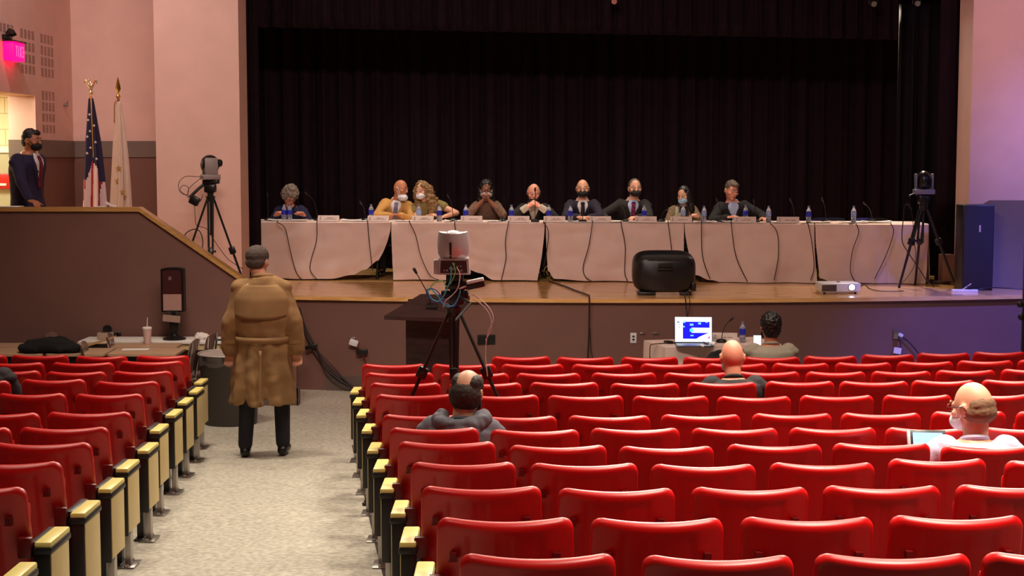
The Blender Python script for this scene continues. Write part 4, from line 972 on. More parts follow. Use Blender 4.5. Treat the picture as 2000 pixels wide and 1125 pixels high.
mb = MB(); mb.ell((0, 0, .03), (.06, .05, .04)); mb.ell((.05, .01, .02), (.05, .04, .03)); mb.blob('crumple', m_paper, t, .008, 1, .02, 40)
t = thing('marker', 'black marker pen at the right end of the long white table', 'marker', onz(418, 664, DZ + .022))
MB().cyl((-.07, 0, 0), (.06, .01, 0), .010).build('barrel', m_bplastic, t); MB().cyl((.06, .01, 0), (.10, .012, 0), .011).build('cap', m_bplastic, t)
paper(onz(405, 657, DZ + .014), .18, .10, 'flat papers behind the marker pen on the long white table', 0, 3)
# black coat heaped on desks
p = item(85, 692); t = thing('black_coat', 'black coat heaped on the desks at the left', 'coat', (p.x, 15.0, DZ + .003))
mb = MB(); mb.ell((0, 0, .055), (.27, .15, .08)); mb.ell((-.15, -.02, .04), (.16, .14, .06)); mb.ell((.16, -.02, .04), (.17, .14, .055)); mb.ell((.05, .05, .09), (.16, .1, .06))
mb.blob('coat_body', mat('black_wool', (14, 12, 15), .95), t, .012, 4, .02, 9)
# waste bin
p = V((X_(447, 15.0), 15.0, fz(15))); t = thing('waste_bin', 'round dark waste bin with a clear liner beside the man in the trench coat', 'waste bin', p)
m_bin = mat('dark_bin_plastic', (58, 52, 46), .5)
MB().lathe([(.25, 0), (.255, .02), (.30, .66), (.31, .66), (.31, .70), (.295, .70), (.285, .64), (.245, .04), (0, .04)], n=36).build('bin_body', m_bin, t)
mb = MB()
L = []
for i in range(49):
    a = i / 48 * 2 * PI; L.append((a, .01 * math.sin(a * 9) + .006 * math.sin(a * 17)))
mb.rings([[V(((.316 + q) * math.cos(a), (.316 + q) * math.sin(a), z - q)) for a, q in L[:-1]] for z in (.60, .705)] + [[V((.29 * math.cos(a), .29 * math.sin(a), .708)) for a, q in L[:-1]], [V((.27 * math.cos(a), .27 * math.sin(a), .55)) for a, q in L[:-1]]], cap=False)
mb.build('bin_liner', mat('clear_liner', (190, 180, 172), .25, alpha=.12), t)
MB().lathe([(.313, .695), (.318, .70), (.313, .708), (.306, .70)], n=36).build('rim', mat('pale_liner_rim', (190, 178, 170), .3), t)

# ------------------------------------------------------------ wall fixtures in the wing
YE = 17.75; a, b = at(48, 118, YE), at(14, 84, YE)
t = thing('exit_sign', 'glowing magenta-red exit sign on the wall at top left', 'exit sign', (SX + .07, YE, (a.z + b.z) / 2))
MB().box((0, 0, 0), (.12, .40, .21), None, .01).build('housing', mat('lit_red_sign', (255, 10, 60), .5, emit=(1, .0, .10), estr=3.2), t)
mb = MB()
def stroke(y, z, w_, h_): mb.bb((.060, y - w_ / 2, z - h_ / 2), (.0625, y + w_ / 2, z + h_ / 2))
for L_, y0 in zip('EXIT', (.13, .05, -.03, -.10)):
    if L_ == 'E': stroke(y0 + .02, 0, .012, .12); [stroke(y0, z, .04, .014) for z in (-.053, 0, .053)]
    if L_ == 'I': stroke(y0, 0, .012, .12)
    if L_ == 'T': stroke(y0, 0, .012, .12); stroke(y0, .053, .05, .014)
    if L_ == 'X':
        for s in (-1, 1): mb.box((.061, y0, 0), (.0025, .012, .13), RX(s * .38))
mb.build('lettering', mat('lit_letters', (255, 60, 110), .5, emit=(1, .05, .16), estr=3.6), t)
MB().bb((-.06, -.22, .105), (.08, .22, .118)).build('top_plate', m_black, t)
t = thing('emergency_lamp', 'small black twin lamp above the glowing exit sign', 'lamp', (SX + .04, YE - .14, (a.z + b.z) / 2 + .125))
MB().box((0, 0, .03), (.09, .12, .06), None, .01).build('housing', m_bplastic, t)
for s in (-1, 1): MB().cyl((.02, s * .05, .06), (.07, s * .07, .09), .03, .04).build('lamp_head', m_bplastic, t)
p = at(7, 355, 19.47); t = thing('fire_alarm', 'red fire alarm pull box on the corridor wall behind the man in the suit', 'fire alarm', (p.x, 19.5, p.z))
MB().bb((-.11, -.07, -.09), (.09, 0, .10), .012).build('casing', mat('alarm_red', (190, 30, 26), .4), t); MB().bb((-.07, -.085, -.05), (.05, -.06, -.02), .004).build('handle', m_paper, t)
t = thing('wall_hook', 'small metal hook on the wall left of the flags', 'hook', at(134, 205, 19.9)); t.location.x = SX
MB().cyl((0, 0, 0), (.05, 0, 0), .02).cyl((.045, 0, -.03), (.05, 0, .05), .012).build('hook_body', m_steel, t)
p = V((X_(11, PY + .06), PY + .06, zt + .046)); paper(p, .38, .2, 'papers lying on the parapet cap at the left edge', .05, 4)
p = V((X_(221, PY + .06), PY + .06, zt + .046)); t = thing('crumpled_paper', 'curled white paper on the parapet cap left of the slope', 'paper', p)
def curl(u, v): a = u * 2.2; return (.06 * math.cos(a) - .0, (v - .5) * .12, .032 - .03 * math.cos(a * 1.2) * .9)
MB().sheet(lambda u, v: (-.06 + .12 * u, -.05 + .1 * v, .002 + .045 * (1 - u) ** 2 + .01 * v), 12, 3, .002).build('curled_sheet', m_paper, t)
MB().box((-.11, 0, .004), (.12, .1, .008)).build('flat_sheet', m_paper, t)

# ------------------------------------------------------------ flags
def flag(px, topy, capy, label, seed, kind):
    Yf = 18.25; base = V((X_(px, Yf), Yf, STZ)); t = thing('flag_stand', label, 'flag', base, 0)
    zt_ = Z_(topy, Yf) - STZ
    MB().lathe([(.15, 0), (.15, .02), (.06, .05), (.025, .07), (.02, .12)], n=24).build('stand_base', m_black, t)
    MB().cyl((0, 0, .05), (.0, 0, zt_), .013).build('pole', mat('oak_pole', (120, 70, 40), .4), t)
    gold = mat('polished_gold', (214, 170, 80), .25, .9)
    if kind == 'us':
        mb = MB(); mb.ell((0, 0, zt_ + .04), (.028, .028, .028)); mb.cap((0, 0, zt_ + .05), (0, 0, zt_ + .16), .022, .018); mb.ell((-.022, 0, zt_ + .19), (.02, .014, .015))
        for s in (-1, 1): mb.cap((s * .015, 0, zt_ + .11), (s * .06, 0, zt_ + .19), .018, .012); mb.cap((s * .06, 0, zt_ + .19), (s * .075, 0, zt_ + .15), .014, .008)
        mb.blob('eagle_finial', mat('pale_gold', (235, 215, 170), .2, .8), t, .006, 1)
    else:
        mb = MB(); mb.lathe([(.012, 0), (.03, .02), (.012, .05), (.012, .07)], (0, 0, zt_), 14); mb.lathe([(.008, 0), (.032, .05), (.02, .12), (.002, .19)], (0, 0, zt_ + .06), 4); mb.build('spear_finial', gold, t)
    ztop = Z_(capy, Yf) - STZ; zbot = .35; k0 = 1.0 if kind == 'us' else .85
    def cl(u, v):
        a = u * 2 * PI; g = v
        r = (.028 + .115 * (g ** .75) * k0) * (1 + .34 * math.sin(a * 5 + seed + 1.5 * g) * min(1, g * 4) + .12 * math.sin(a * 11 + g * 3) * min(1, g * 3))
        return V((r * math.cos(a) - .012 * g + (.02 * math.sin(g * 3)), r * .62 * math.sin(a), ztop - (ztop - zbot) * v))
    mb = MB(); nu, nv = 96, 70
    R_ = [[cl(i / nu, j / nv) for i in range(nu)] for j in range(nv + 1)]
    mb.rings(R_)
    if kind == 'us':
        o = mb.build('flag_cloth', [mat('flag_navy', (34, 26, 58), .85), mat('flag_red', (150, 26, 34), .85), mat('flag_white', (214, 186, 186), .85), mat('gold_fringe', (190, 140, 50), .6)], t, 0)
        H = ztop - zbot
        def pick(c):
            v = (ztop - c.z) / H; a = math.atan2(c.y, c.x) / (2 * PI) % 1
            edge = .40 + .07 * math.sin(a * 2 * PI * 2 + 1)
            if v < edge + .06: return 0 if not (a > .5 and v > .25 and (a < .60)) else (1 if int(v * 30) % 2 else 2)
            return 1 if int((a * 11 + v * 2.2)) % 2 else 2
        setmats(o, pick)
        gb = MB(); gb.tube([cl(.78, v) * 1.02 + V((0, -.006, 0)) for v in (0, .1, .2, .3, .38)], .006).build('gold_cord', gold, t)
        wht = mat('star_white', (225, 205, 205), .8)
        for k in range(9):
            v = .10 + .034 * k; a = (.70 if k % 3 == 0 else .66 if k % 3 == 1 else .83); q = cl(a, v) + V((0, -.012, 0)); sb_ = MB(); star(sb_, q, .020); sb_.build('star', wht, t)
    else:
        o = mb.build('flag_cloth', mat('ivory_flag', (212, 186, 168), .85), t, 0)
        for v, a in ((.42, .74), (.57, .80), (.60, .84), (.71, .68), (.50, .66)): sb_ = MB(); star(sb_, cl(a, v) + V((0, -.012, 0)), .042); sb_.build('star', mat('flag_gold', (170, 124, 60), .7), t)
        MB().tube([(0, -.03, ztop + .02), (-.035, -.035, ztop - .03), (-.045, -.04, ztop - .25)], .006).build('gold_cord', gold, t)
def star(mb, c, r):
    P = []
    for i in range(10):
        a = PI / 2 + i * PI / 5; rr = r if i % 2 == 0 else r * .42; P.append(c + V((rr * math.cos(a), 0, rr * math.sin(a))))
    bm = mb.bm; cf = bm.verts.new(c + V((0, -.004, 0))); cb = bm.verts.new(c + V((0, .004, 0))); vs = [bm.verts.new(p) for p in P]
    for i in range(10): bm.faces.new((cf, vs[i], vs[(i + 1) % 10])); bm.faces.new((cb, vs[(i + 1) % 10], vs[i]))
flag(186, 188, 192, 'stars and stripes flag hanging folded on a pole with an eagle finial', 0, 'us')
flag(239, 192, 198, 'ivory flag with gold stars hanging folded on a pole with a spear finial', 2, 'ri')

# ------------------------------------------------------------ people
def skin(name, rgb): return mat('skin_' + name, rgb, .5, nscale=12, namt=.05)
S_LIGHT = skin('light', (214, 158, 128)); S_PINK = skin('pink', (222, 150, 124)); S_BROWN = skin('brown', (128, 78, 54)); S_TAN = skin('tan', (186, 120, 84)); S_PALE = skin('pale', (232, 190, 160))
def cloth(name, rgb, r=.85, **k): return mat('cloth_' + name, rgb, r, nscale=k.pop('nscale', 14), namt=k.pop('namt', .10), bump=.15, bscale=120, **k)
SUIT_BLK = cloth('black_suit', (17, 14, 16)); SUIT_NAVY = cloth('navy_suit', (22, 17, 38)); SUIT_DK = cloth('charcoal_suit', (26, 21, 20)); TRS = cloth('dark_trousers', (26, 26, 34))
SHIRT_W = cloth('white_shirt', (228, 222, 226), namt=.03); SHIRT_B = cloth('light_blue_shirt', (176, 190, 226), namt=.04)
SHOE = mat('black_leather', (18, 16, 16), .35); M_BLK = mat('black_mask', (18, 16, 20), .8); M_WHT = mat('white_mask', (222, 226, 232), .8); M_BLU = mat('blue_mask', (158, 196, 222), .8)
EYEW = mat('eye_white', (225, 215, 208), .3); EYEI = mat('eye_iris', (30, 20, 16), .2); LIP = mat('lips', (160, 88, 78), .5)
H_BROWN = mat('brown_hair', (52, 36, 28), .6, nscale=40, namt=.3); H_DARK = mat('dark_hair', (15, 9, 9), .5, nscale=40, namt=.3); H_GREY = mat('grey_hair', (138, 124, 112), .6, nscale=50, namt=.25)
H_BLOND = mat('brown_blond_hair', (132, 100, 60), .6, nscale=45, namt=.35); H_SALT = mat('salt_pepper_hair', (92, 76, 66), .6, nscale=60, namt=.3)

def ik(S, T, L1, L2, pole):
    d = T - S; D = min(d.length, (L1 + L2) * .995); d = d.normalized(); T = S + d * D
    a = (L1 * L1 - L2 * L2 + D * D) / (2 * D); h = math.sqrt(max(0, L1 * L1 - a * a))
    p = pole - d * pole.dot(d); p.normalize(); return S + d * a + p * h, T

def hand(mb, Wp, d, nrm, curl, thumb, sc=1.0, spread=.12, tcurl=.6):
    d = d.normalized(); nrm = (nrm - d * nrm.dot(d)).normalized(); s = d.cross(nrm) * thumb       # s points to the thumb side
    for k, o in enumerate((-.030, -.010, .010, .030)):
        mb.cap(Wp + s * o * .7 * sc, Wp + (d * .082 + s * o) * sc, .0145 * sc, .012 * sc, 10)
        L = (.062, .076, .080, .070)[k] * sc; p = Wp + (d * .080 + s * o) * sc; a = 0
        q = (d + s * o * spread * 10).normalized()
        for j, f in enumerate((.46, .30, .24)):
            a += curl * (.8, 1.0, .7)[j]; v = q * math.cos(a) + nrm * math.sin(a); e = p + v * L * f
            mb.cap(p, e, (.0092, .0086, .0078)[j] * sc, (.0088, .0080, .0070)[j] * sc, 10); p = e
    p = Wp + (d * .022 + s * .026) * sc; a = .85
    for j, L in enumerate((.040, .032, .026)):
        v = (d * math.cos(a) + s * math.sin(a)) * (1 - .25 * tcurl) + nrm * .45 * tcurl; v.normalize(); e = p + v * L * sc
        mb.cap(p, e, (.0125, .0105, .0095)[j] * sc, (.011, .010, .008)[j] * sc, 10); p = e; a -= .30

HAIR = {
 'short': ([((0, .020, .030), (.080, .086, .096)), ((0, .045, -.02), (.070, .055, .055))], .004, 60),
 'quiff': ([((0, .018, .036), (.080, .086, .096)), ((0, .045, -.02), (.070, .055, .055)), ((.01, -.045, .085), (.052, .045, .032))], .006, 50),
 'full': ([((0, .020, .034), (.088, .094, .102)), ((0, .045, -.02), (.074, .058, .07))], .010, 45),
 'fringe': ([((0, .034, -.020), (.083, .074, .056)), ((0, .05, .01), (.074, .054, .05))], .003, 60),
 'thin_crown': ([((0, .024, -.014), (.086, .090, .086)), ((0, -.045, .062), (.064, .04, .044)), ((-.047, .012, .045), (.034, .07, .050)), ((.047, .012, .045), (.034, .07, .050)), ((0, .05, -.04), (.072, .052, .05))], .003, 60),
 'receding': ([((0, .040, .008), (.084, .072, .086)), ((0, .045, -.03), (.072, .05, .045))], .003, 60),
 'curly_short': ([((0, .015, .045), (.092, .10, .10)), ((-.07, .0, .02), (.04, .06, .06)), ((.07, .0, .02), (.04, .06, .06)), ((0, -.05, .075), (.07, .05, .04)), ((0, .06, -.03), (.08, .06, .07))], .024, 32),
 'curly_long': ([((0, .020, .035), (.094, .096, .098)), ((-.085, .02, -.04), (.05, .07, .11)), ((.09, .02, -.04), (.055, .07, .12)), ((.11, .02, -.16), (.07, .08, .12)), ((-.09, .02, -.15), (.05, .07, .10)), ((.10, .0, -.27), (.06, .07, .10)), ((-.08, -.01, -.24), (.04, .06, .08)), ((0, .07, -.12), (.10, .06, .16)), ((.14, .03, -.22), (.05, .06, .09))], .026, 24),
 'braids': ([((0, .02, .04), (.090, .092, .100)), ((-.078, .03, -.04), (.035, .05, .10)), ((.078, .03, -.04), (.035, .05, .10)), ((0, .07, -.06), (.09, .05, .12)), ((.085, .04, -.13), (.035, .045, .09)), ((-.085, .04, -.13), (.035, .045, .09))], .010, 50),
 'long_dark': ([((0, .022, .034), (.086, .090, .098)), ((-.072, .01, -.05), (.030, .055, .12)), ((.072, .01, -.05), (.034, .055, .13)), ((0, .06, -.10), (.09, .05, .17)), ((.085, .0, -.18), (.036, .05, .10)), ((-.08, .0, -.17), (.03, .045, .09))], .006, 40),
 'cap': ([((0, .012, .040), (.088, .100, .082)), ((0, .045, -.01), (.078, .060, .060))], .003, 50)}
TORSO = [(-.06, .150, .105), (.05, .168, .118), (.25, .156, .112), (.5, .160, .112), (.72, .182, .120), (.86, .188, .112), (.94, .150, .092), (1.0, .085, .070), (1.06, .060, .060)]

def person(label, base, rz=0, hip=.50, spine=.52, lean=.12, side=0, head=(0, 0, 0), hoff=(0, 0, 0), wr=None, poles=None, hands=None, curl=.5, sk=S_LIGHT, hair=('short', H_BROWN), mask=None, chin_mask=False,
           top=SUIT_BLK, shirt=SHIRT_W, tie=None, lapel=True, bare=False, trousers=TRS, glasses=False, hs=1.0, wid=1.0, stand=False, twist=0, legs=None, sleeve=1.0, name='person', topname='jacket', group=None, cuffs=None, eyes=True, voxel=.008, ear=True):
    t = thing(name, label, 'person', base, rz, group)
    P = V((0, 0, hip)); N = P + V((math.sin(side), -math.sin(lean), math.cos(lean))).normalized() * spine
    ax = (N - P).normalized(); T = RZ(twist)
    ux = (T @ V((1, 0, 0))); ux = (ux - ax * ux.dot(ax)).normalized(); uy = ax.cross(ux)
    def c_(tt): q = P.lerp(N, tt); return q - uy * (-.025 * math.sin(PI * max(0, min(1, tt))))
    def ring(tt, rx, ry, off=0, n=28): c0 = c_(tt); return [c0 + ux * ((rx * wid + off) * math.cos(2 * PI * i / n)) + uy * ((ry * wid + off) * math.sin(2 * PI * i / n)) for i in range(n)]
    def prof(tt):
        for (a, b, c), (d, e, f) in zip(TORSO, TORSO[1:]):
            if tt <= d: k = (tt - a) / (d - a); return b + (e - b) * k, c + (f - c) * k
        return TORSO[-1][1:]
    def sp(tt, ang, off): rx, ry = prof(tt); return c_(tt) + ux * ((rx * wid + off) * math.sin(ang)) - uy * ((ry * wid + off) * math.cos(ang))
    sw = .172 * wid
    Hc = N + V((ax.x * .06, -.035 + ax.y * .1, .145 * hs)) + V(hoff); Rh = RZ(head[0]) @ RX(head[1]) @ RY(head[2])
    hp = lambda x, y, z: Hc + Rh @ (V((x, y, z)) * hs)
    body = MB(); body.rings([ring(*q) for q in TORSO])
    body.cap(N - ax * .04, hp(0, .018, -.05), .060 * hs, .052 * hs, 16)
    def he(c, r, **k): body.ell(hp(*c), [q * hs for q in r], Rh, **k)
    he((0, .006, .012), (.074, .092, .104), u=28, v=20); he((0, -.018, -.045), (.060, .070, .066), u=24, v=16); he((0, -.058, -.086), (.030, .026, .022)); he((0, -.072, .020), (.052, .022, .016))
    body.cap(hp(0, -.088, .012), hp(0, -.108, -.020), .009 * hs, .012 * hs); he((-.012, -.098, -.024), (.009, .011, .008)); he((.012, -.098, -.024), (.009, .011, .008))
    he((0, -.086, -.054), (.022, .010, .006)); he((0, -.084, -.064), (.019, .010, .006)); he((-.045, -.058, -.02), (.022, .025, .02)); he((.045, -.058, -.02), (.022, .025, .02))
    if ear:
        for s in (-1, 1): he((s * .077, .008, -.006), (.009, .020, .032)); he((s * .083, .014, .004), (.006, .012, .020))
    wr = wr or [V((-.20, -.32, .80)), V((.20, -.32, .80))]; poles = poles or [V((-.5, .3, -.8)), V((.5, .3, -.8))]
    Lf, Lu = .255, .285
    arms = []
    for k, s in enumerate((-1, 1)):
        S = c_(.88) + ux * s * sw; E, Wp = ik(S, V(wr[k]), Lu, Lf, V(poles[k])); arms.append((S, E, Wp))
        body.chain([S - ux * s * .03, E, Wp], [.052, .040, .026], 14)
        hd = hands[k] if hands else None
        d = V(hd[0]) if hd and hd[0] else (Wp - E).normalized(); nr = V(hd[1]) if hd else V((0, 0, -1)); cu = hd[2] if hd and len(hd) > 2 else curl
        if abs(d.normalized().dot(nr.normalized())) > .97: nr = V((0, 1, 0))
        hand(body, Wp, d, nr, cu, (1 if k == 0 else -1) * (1 if not (hd and len(hd) > 3) else hd[3]), 1.0 * hs)
    # legs
    lg = []
    for k, s in enumerate((-1, 1)):
        Hp = P + ux * s * .09 * wid
        if legs: K, A, F = [V(q) for q in legs[k]]
        elif stand: K = V((s * .10, -.02, hip * .53)); A = V((s * .10, .02, .085)); F = V((s * .12, -.13, .035))
        else: K = V((s * .12, -.42, hip + .02)); A = V((s * .12, -.40, .09)); F = V((s * .13, -.53, .035))
        lg.append((Hp, K, A, F)); body.chain([Hp, K, A], [.080, .052, .036], 14); body.chain([A, F], [.034, .026], 10)
    b = body.blob('body', sk, t, voxel, 2)
    # clothes
    if top:
        j = MB(); j.rings([ring(a, b_, c, .016) for a, b_, c in TORSO[:-1]])
        for k, (S, E, Wp) in enumerate(arms):
            s = (-1, 1)[k]
            j.ell(c_(.86) + ux * s * (sw - .02), (.080 * wid, .078, .056))
            if bare: j.cap(S - ux * s * .03, S.lerp(E, .30), .070, .066, 14)
            else: j.chain([S - ux * s * .03, E, E.lerp(Wp, .92 * sleeve)], [.070 * wid, .058, .043], 16)
        if not stand or topname != 'shirt': j.rings([ring(-.16, .155, .115, .016), ring(.1, .165, .12, .016)])
        jo = j.blob(topname, top, t, .010, 2, .006, 9)
        if lapel:
            def patch(nm, f, t0, t1, m_, off, par, nu=8):
                mb = MB(); mb.sheet(lambda u, v: sp(t0 + (t1 - t0) * v, *f(u, v, t0 + (t1 - t0) * v)[:1], off + (f(u, v, 0)[1] if len(f(u, v, 0)) > 1 else 0)), nu, 14, .004); return mb.build(nm, m_, par, 0)
            wv = lambda tt: .03 + max(0, tt - .45) / .55 * .34 + max(0, tt - .80) / .2 * .08
            patch('shirt_front', lambda u, v, tt: ((2 * u - 1) * wv(tt),), .42, 1.03, shirt, .022, t)
            if lapel is True:
                for s in (-1, 1): patch('lapel', lambda u, v, tt: (s * (wv(tt) + .02 + (u - .3) * .26 * math.sin(PI * min(1, max(.12, (tt - .40) / .62)))),), .42, 1.02, top, .026, jo, 4)
            if tie:
                to = patch('tie', lambda u, v, tt: ((2 * u - 1) * (.10 + .05 * (1 - v)) * (1 if v < .92 else 1.5),), .42, .985, tie if not isinstance(tie, tuple) else list(tie), .030, t, 6)
                if isinstance(tie, tuple): setmats(to, lambda c: int((c.z * 1.0 + (c.x) * .8) * 34) % 2)
        # collar
        mb = MB(); mb.tube([N + ax * .012 + ux * .066 * math.cos(a) + uy * .064 * math.sin(a) + V((0, 0, .018 * math.sin(a))) for a in [2 * PI * i / 16 for i in range(17)]], .015, 8, False); mb.build('collar', shirt if lapel else top, t)
        for k, (S, E, Wp) in enumerate(arms):
            if cuffs and cuffs[k]: MB().cyl(E.lerp(Wp, .98 - cuffs[k]), E.lerp(Wp, .99), .048, .042, 16).build('cuff', shirt, t)
    if trousers:
        q = MB(); q.rings([ring(a, b_, c, .008) for a, b_, c in TORSO[:3]])
        for Hp, K, A, F in lg: q.chain([Hp, K, A + V((0, 0, .03))], [.098, .074, .062], 14)
        q.blob('trousers', trousers, t, .014, 2)
        for Hp, K, A, F in lg:
            d = (F - A); d.z = 0; d.normalize(); mb = MB(); mb.cap(A + V((0, 0, -.035)) - d * .03, V((A.x, A.y, .045)) + d * .17, .045, .036, 14); mb.ell(A + V((0, 0, -.01)), (.048, .052, .05)); mb.blob('shoe', SHOE, t, .012, 2)
    # hair, face
    if hair:
        els, dp, ds = HAIR[hair[0]]; mb = MB()
        for c0, r in els: mb.ell(hp(*c0), [q * hs for q in r], Rh, u=24, v=16)
        mb.blob('hair', hair[1], t, .007, 1, dp, ds)
    for s in (-1, 1):
        if eyes:
            e = MB().ell(hp(s * .030, -.0805, .008), (.0112 * hs,) * 3).build('eye', EYEW, t); MB().ell(hp(s * .030, -.0895, .008), (.0062 * hs,) * 3, u=10, v=8).build('iris', EYEI, e)
            MB().tube([hp(s * .014, -.096, .030), hp(s * .032, -.094, .036), hp(s * .048, -.082, .029)], .0042 * hs, 6).build('eyebrow', hair[1] if hair else H_BROWN, t)
    if not mask or chin_mask: MB().ell(hp(0, -.092, -.059), (.021 * hs, .006 * hs, .006 * hs), Rh).build('lips', LIP, t)
    if mask:
        zz = -.055 if not chin_mask else -.095; mb = MB()
        mb.ell(hp(0, -.052, zz), (.064 * hs, .070 * hs, .048 * hs), Rh, u=24, v=16); mb.ell(hp(0, -.085, zz + .012), (.03 * hs, .032 * hs, .035 * hs), Rh)
        mk = mb.blob('face_mask', mask, t, .006, 1)
        for s in (-1, 1): MB().tube([hp(s * .060, -.05, zz + .02), hp(s * .078, -.02, .005), hp(s * .086, .018, .016)], .0028 * hs, 6).tube([hp(s * .060, -.045, zz - .02), hp(s * .076, -.01, -.03), hp(s * .084, .02, -.01)], .0028 * hs, 6).build('ear_loop', mask, mk)
    if glasses:
        mb = MB()
        for s in (-1, 1):
            mb.tube([hp(s * .032 + .022 * math.cos(a), -.100, .006 + .017 * math.sin(a)) for a in [2 * PI * i / 12 for i in range(13)]], .0022, 6, False)
            mb.tube([hp(s * .054, -.098, .010), hp(s * .080, -.05, .010), hp(s * .086, .015, .008), hp(s * .085, .03, -.012)], .0030, 6)
        mb.tube([hp(-.010, -.102, .010), hp(.010, -.102, .010)], .0025, 6, False); mb.build('glasses', mat('glasses_frame', (70, 40, 30), .3), t)
    t['_n'] = 0; del t['_n']
    return t, dict(N=N, Hc=Hc, hp=hp, arms=arms, sp=sp, c=c_, ux=ux, uy=uy, ax=ax)

def seated_at(label, px, topy, back=1.02, hpx=None, side=0, lean=.16, head=(0, 0, 0), hoff=(0, 0, 0), **k):
    p = tabpt(px, back); p.z = STZ
    Hy = p.y - .14; ztop = Z_(topy, Hy) - STZ; hs = k.get('hs', 1.04)
    hc = ztop - .116 * hs - hoff[2] + .03 * abs(math.sin(head[1])); Nz = hc - .145 * hs; hip = .50; spine = (Nz - hip) / math.cos(lean) / max(.8, math.cos(side))
    ch = panel_chair(p + V((0, .04, 0)), 'black chair holding the ' + k.pop('who') + ' behind the long table')
    return person(label, p, k.pop('rz', 0), hip, spine, lean, side, head, hoff, **k)
h = .795
seated_at('person with grey curly hair and denim jacket, leftmost at the long table', 570, 366, who='person in denim', lean=.28, head=(.45, .75, .1), wr=[V((-.15, -.42, h)), V((.22, -.42, h))], sk=S_PINK,
          hair=('curly_short', H_GREY), top=cloth('denim', (30, 34, 74), nscale=20, namt=.25), shirt=cloth('black_scarf', (16, 14, 18)), lapel='plain', topname='jacket', wid=1.0, glasses=True, hs=1.08)
seated_at('bald man in tan blazer leaning to whisper with a white mask hanging from his cheek', 768, 352, who='man in the tan blazer', side=.12, lean=.14, hoff=(.045, -.02, 0), head=(1.0, .15, .1), wr=[V((.02, -.42, h + .01)), V((.12, -.44, h + .02))],
          poles=[V((-1, .2, -.3)), V((.6, .3, -.6))], hands=[(V((1, -.1, 0)), V((0, 0, -1)), .5), (V((-.8, -.4, .1)), V((0, 0, -1)), .7)], sk=S_TAN, hair=None, mask=M_WHT, chin_mask=True, top=cloth('tan_blazer', (196, 146, 78)), tie=cloth('grey_tie', (120, 116, 140)), wid=1.06, hs=1.06)
seated_at('woman with long curly brown hair and white mask leaning toward the man in tan', 842, 356, who='curly haired woman', side=-.13, lean=.15, hoff=(-.04, -.02, -.01), head=(-.45, .12, -.12), wr=[V((-.02, -.40, h)), V((.20, -.36, h))], poles=[V((-.6, .3, -.6)), V((1, .1, -.3))],
          sk=S_LIGHT, hair=('curly_long', H_BLOND), mask=M_WHT, top=cloth('olive_top', (128, 112, 62)), lapel=False, topname='blouse', bare=True, wid=.94, hs=1.02)
seated_at('woman in brown patterned top with light mask, hands clasped under her chin', 950, 354, who='woman in brown', lean=.14, head=(.02, .12, 0), wr=[V((-.045, -.30, 1.0)), V((.045, -.30, 1.0))], poles=[V((-.75, -.2, -.8)), V((.75, -.2, -.8))],
          hands=[(V((.45, -.1, .9)), V((1, 0, -.3)), .9), (V((-.45, -.1, .9)), V((-1, 0, -.3)), .9)], sk=S_BROWN, hair=('braids', H_DARK), mask=M_WHT, top=cloth('brown_pattern', (104, 76, 60), nscale=50, namt=.4), lapel=False, topname='blouse', wid=.93, sleeve=.45, glasses=True, hs=1.04)
seated_at('grey haired man in black suit with folded hands raised before a lowered black mask', 1042, 360, who='grey haired man with folded hands', lean=.18, head=(.05, .25, .05), wr=[V((-.075, -.34, .93)), V((.075, -.34, .93))], poles=[V((-.9, -.1, -.7)), V((.9, -.1, -.7))],
          hands=[(V((.8, -.1, .5)), V((.4, .5, -.6)), .8), (V((-.8, -.1, .5)), V((-.4, .5, -.6)), .8)], sk=S_PINK, hair=('receding', H_GREY), mask=M_BLK, chin_mask=True, top=SUIT_BLK, shirt=cloth('beige_shirt', (190, 178, 158)), sleeve=.62, cuffs=[.38, .38], hs=1.05, wid=1.02)
seated_at('balding man in navy suit and dark tie with black mask, hands resting on the table', 1137, 351, who='man in the navy suit', lean=.12, head=(-.03, .04, 0), wr=[V((-.07, -.48, h)), V((.07, -.48, h))], poles=[V((-.9, .2, -.5)), V((.9, .2, -.5))],
          hands=[(V((.7, -.6, 0)), V((0, 0, -1)), .5), (V((-.7, -.6, 0)), V((0, 0, -1)), .5)], sk=S_LIGHT, hair=('receding', H_BROWN), mask=M_BLK, top=SUIT_NAVY, tie=cloth('black_tie', (26, 22, 28)), wid=1.08, hs=1.06)
seated_at('brown haired man in charcoal suit with red striped tie and black mask', 1233, 350, who='man with the striped tie', lean=.10, side=.03, hoff=(.02, 0, 0), head=(.12, .0, 0), wr=[V((-.30, -.36, .74)), V((.04, -.46, h))], poles=[V((-1, .3, -.3)), V((.9, .2, -.5))],
          sk=S_LIGHT, hair=('short', H_SALT), mask=M_BLK, top=SUIT_DK, shirt=SHIRT_B, tie=(cloth('red_tie', (150, 26, 50)), cloth('navy_stripe', (50, 34, 80))), wid=1.12, hs=1.07, glasses=False)
seated_at('woman with long dark hair and blue mask in a tan jacket, glancing left', 1333, 366, who='woman in the tan jacket', lean=.16, head=(-.55, .25, -.08), wr=[V((-.12, -.38, h)), V((.14, -.42, h))], sk=S_LIGHT, hair=('long_dark', H_DARK), mask=M_BLU,
          top=cloth('tan_jacket', (112, 92, 66), nscale=30, namt=.25), shirt=cloth('dark_top', (40, 32, 34)), lapel='plain', wid=.90, hs=.98)
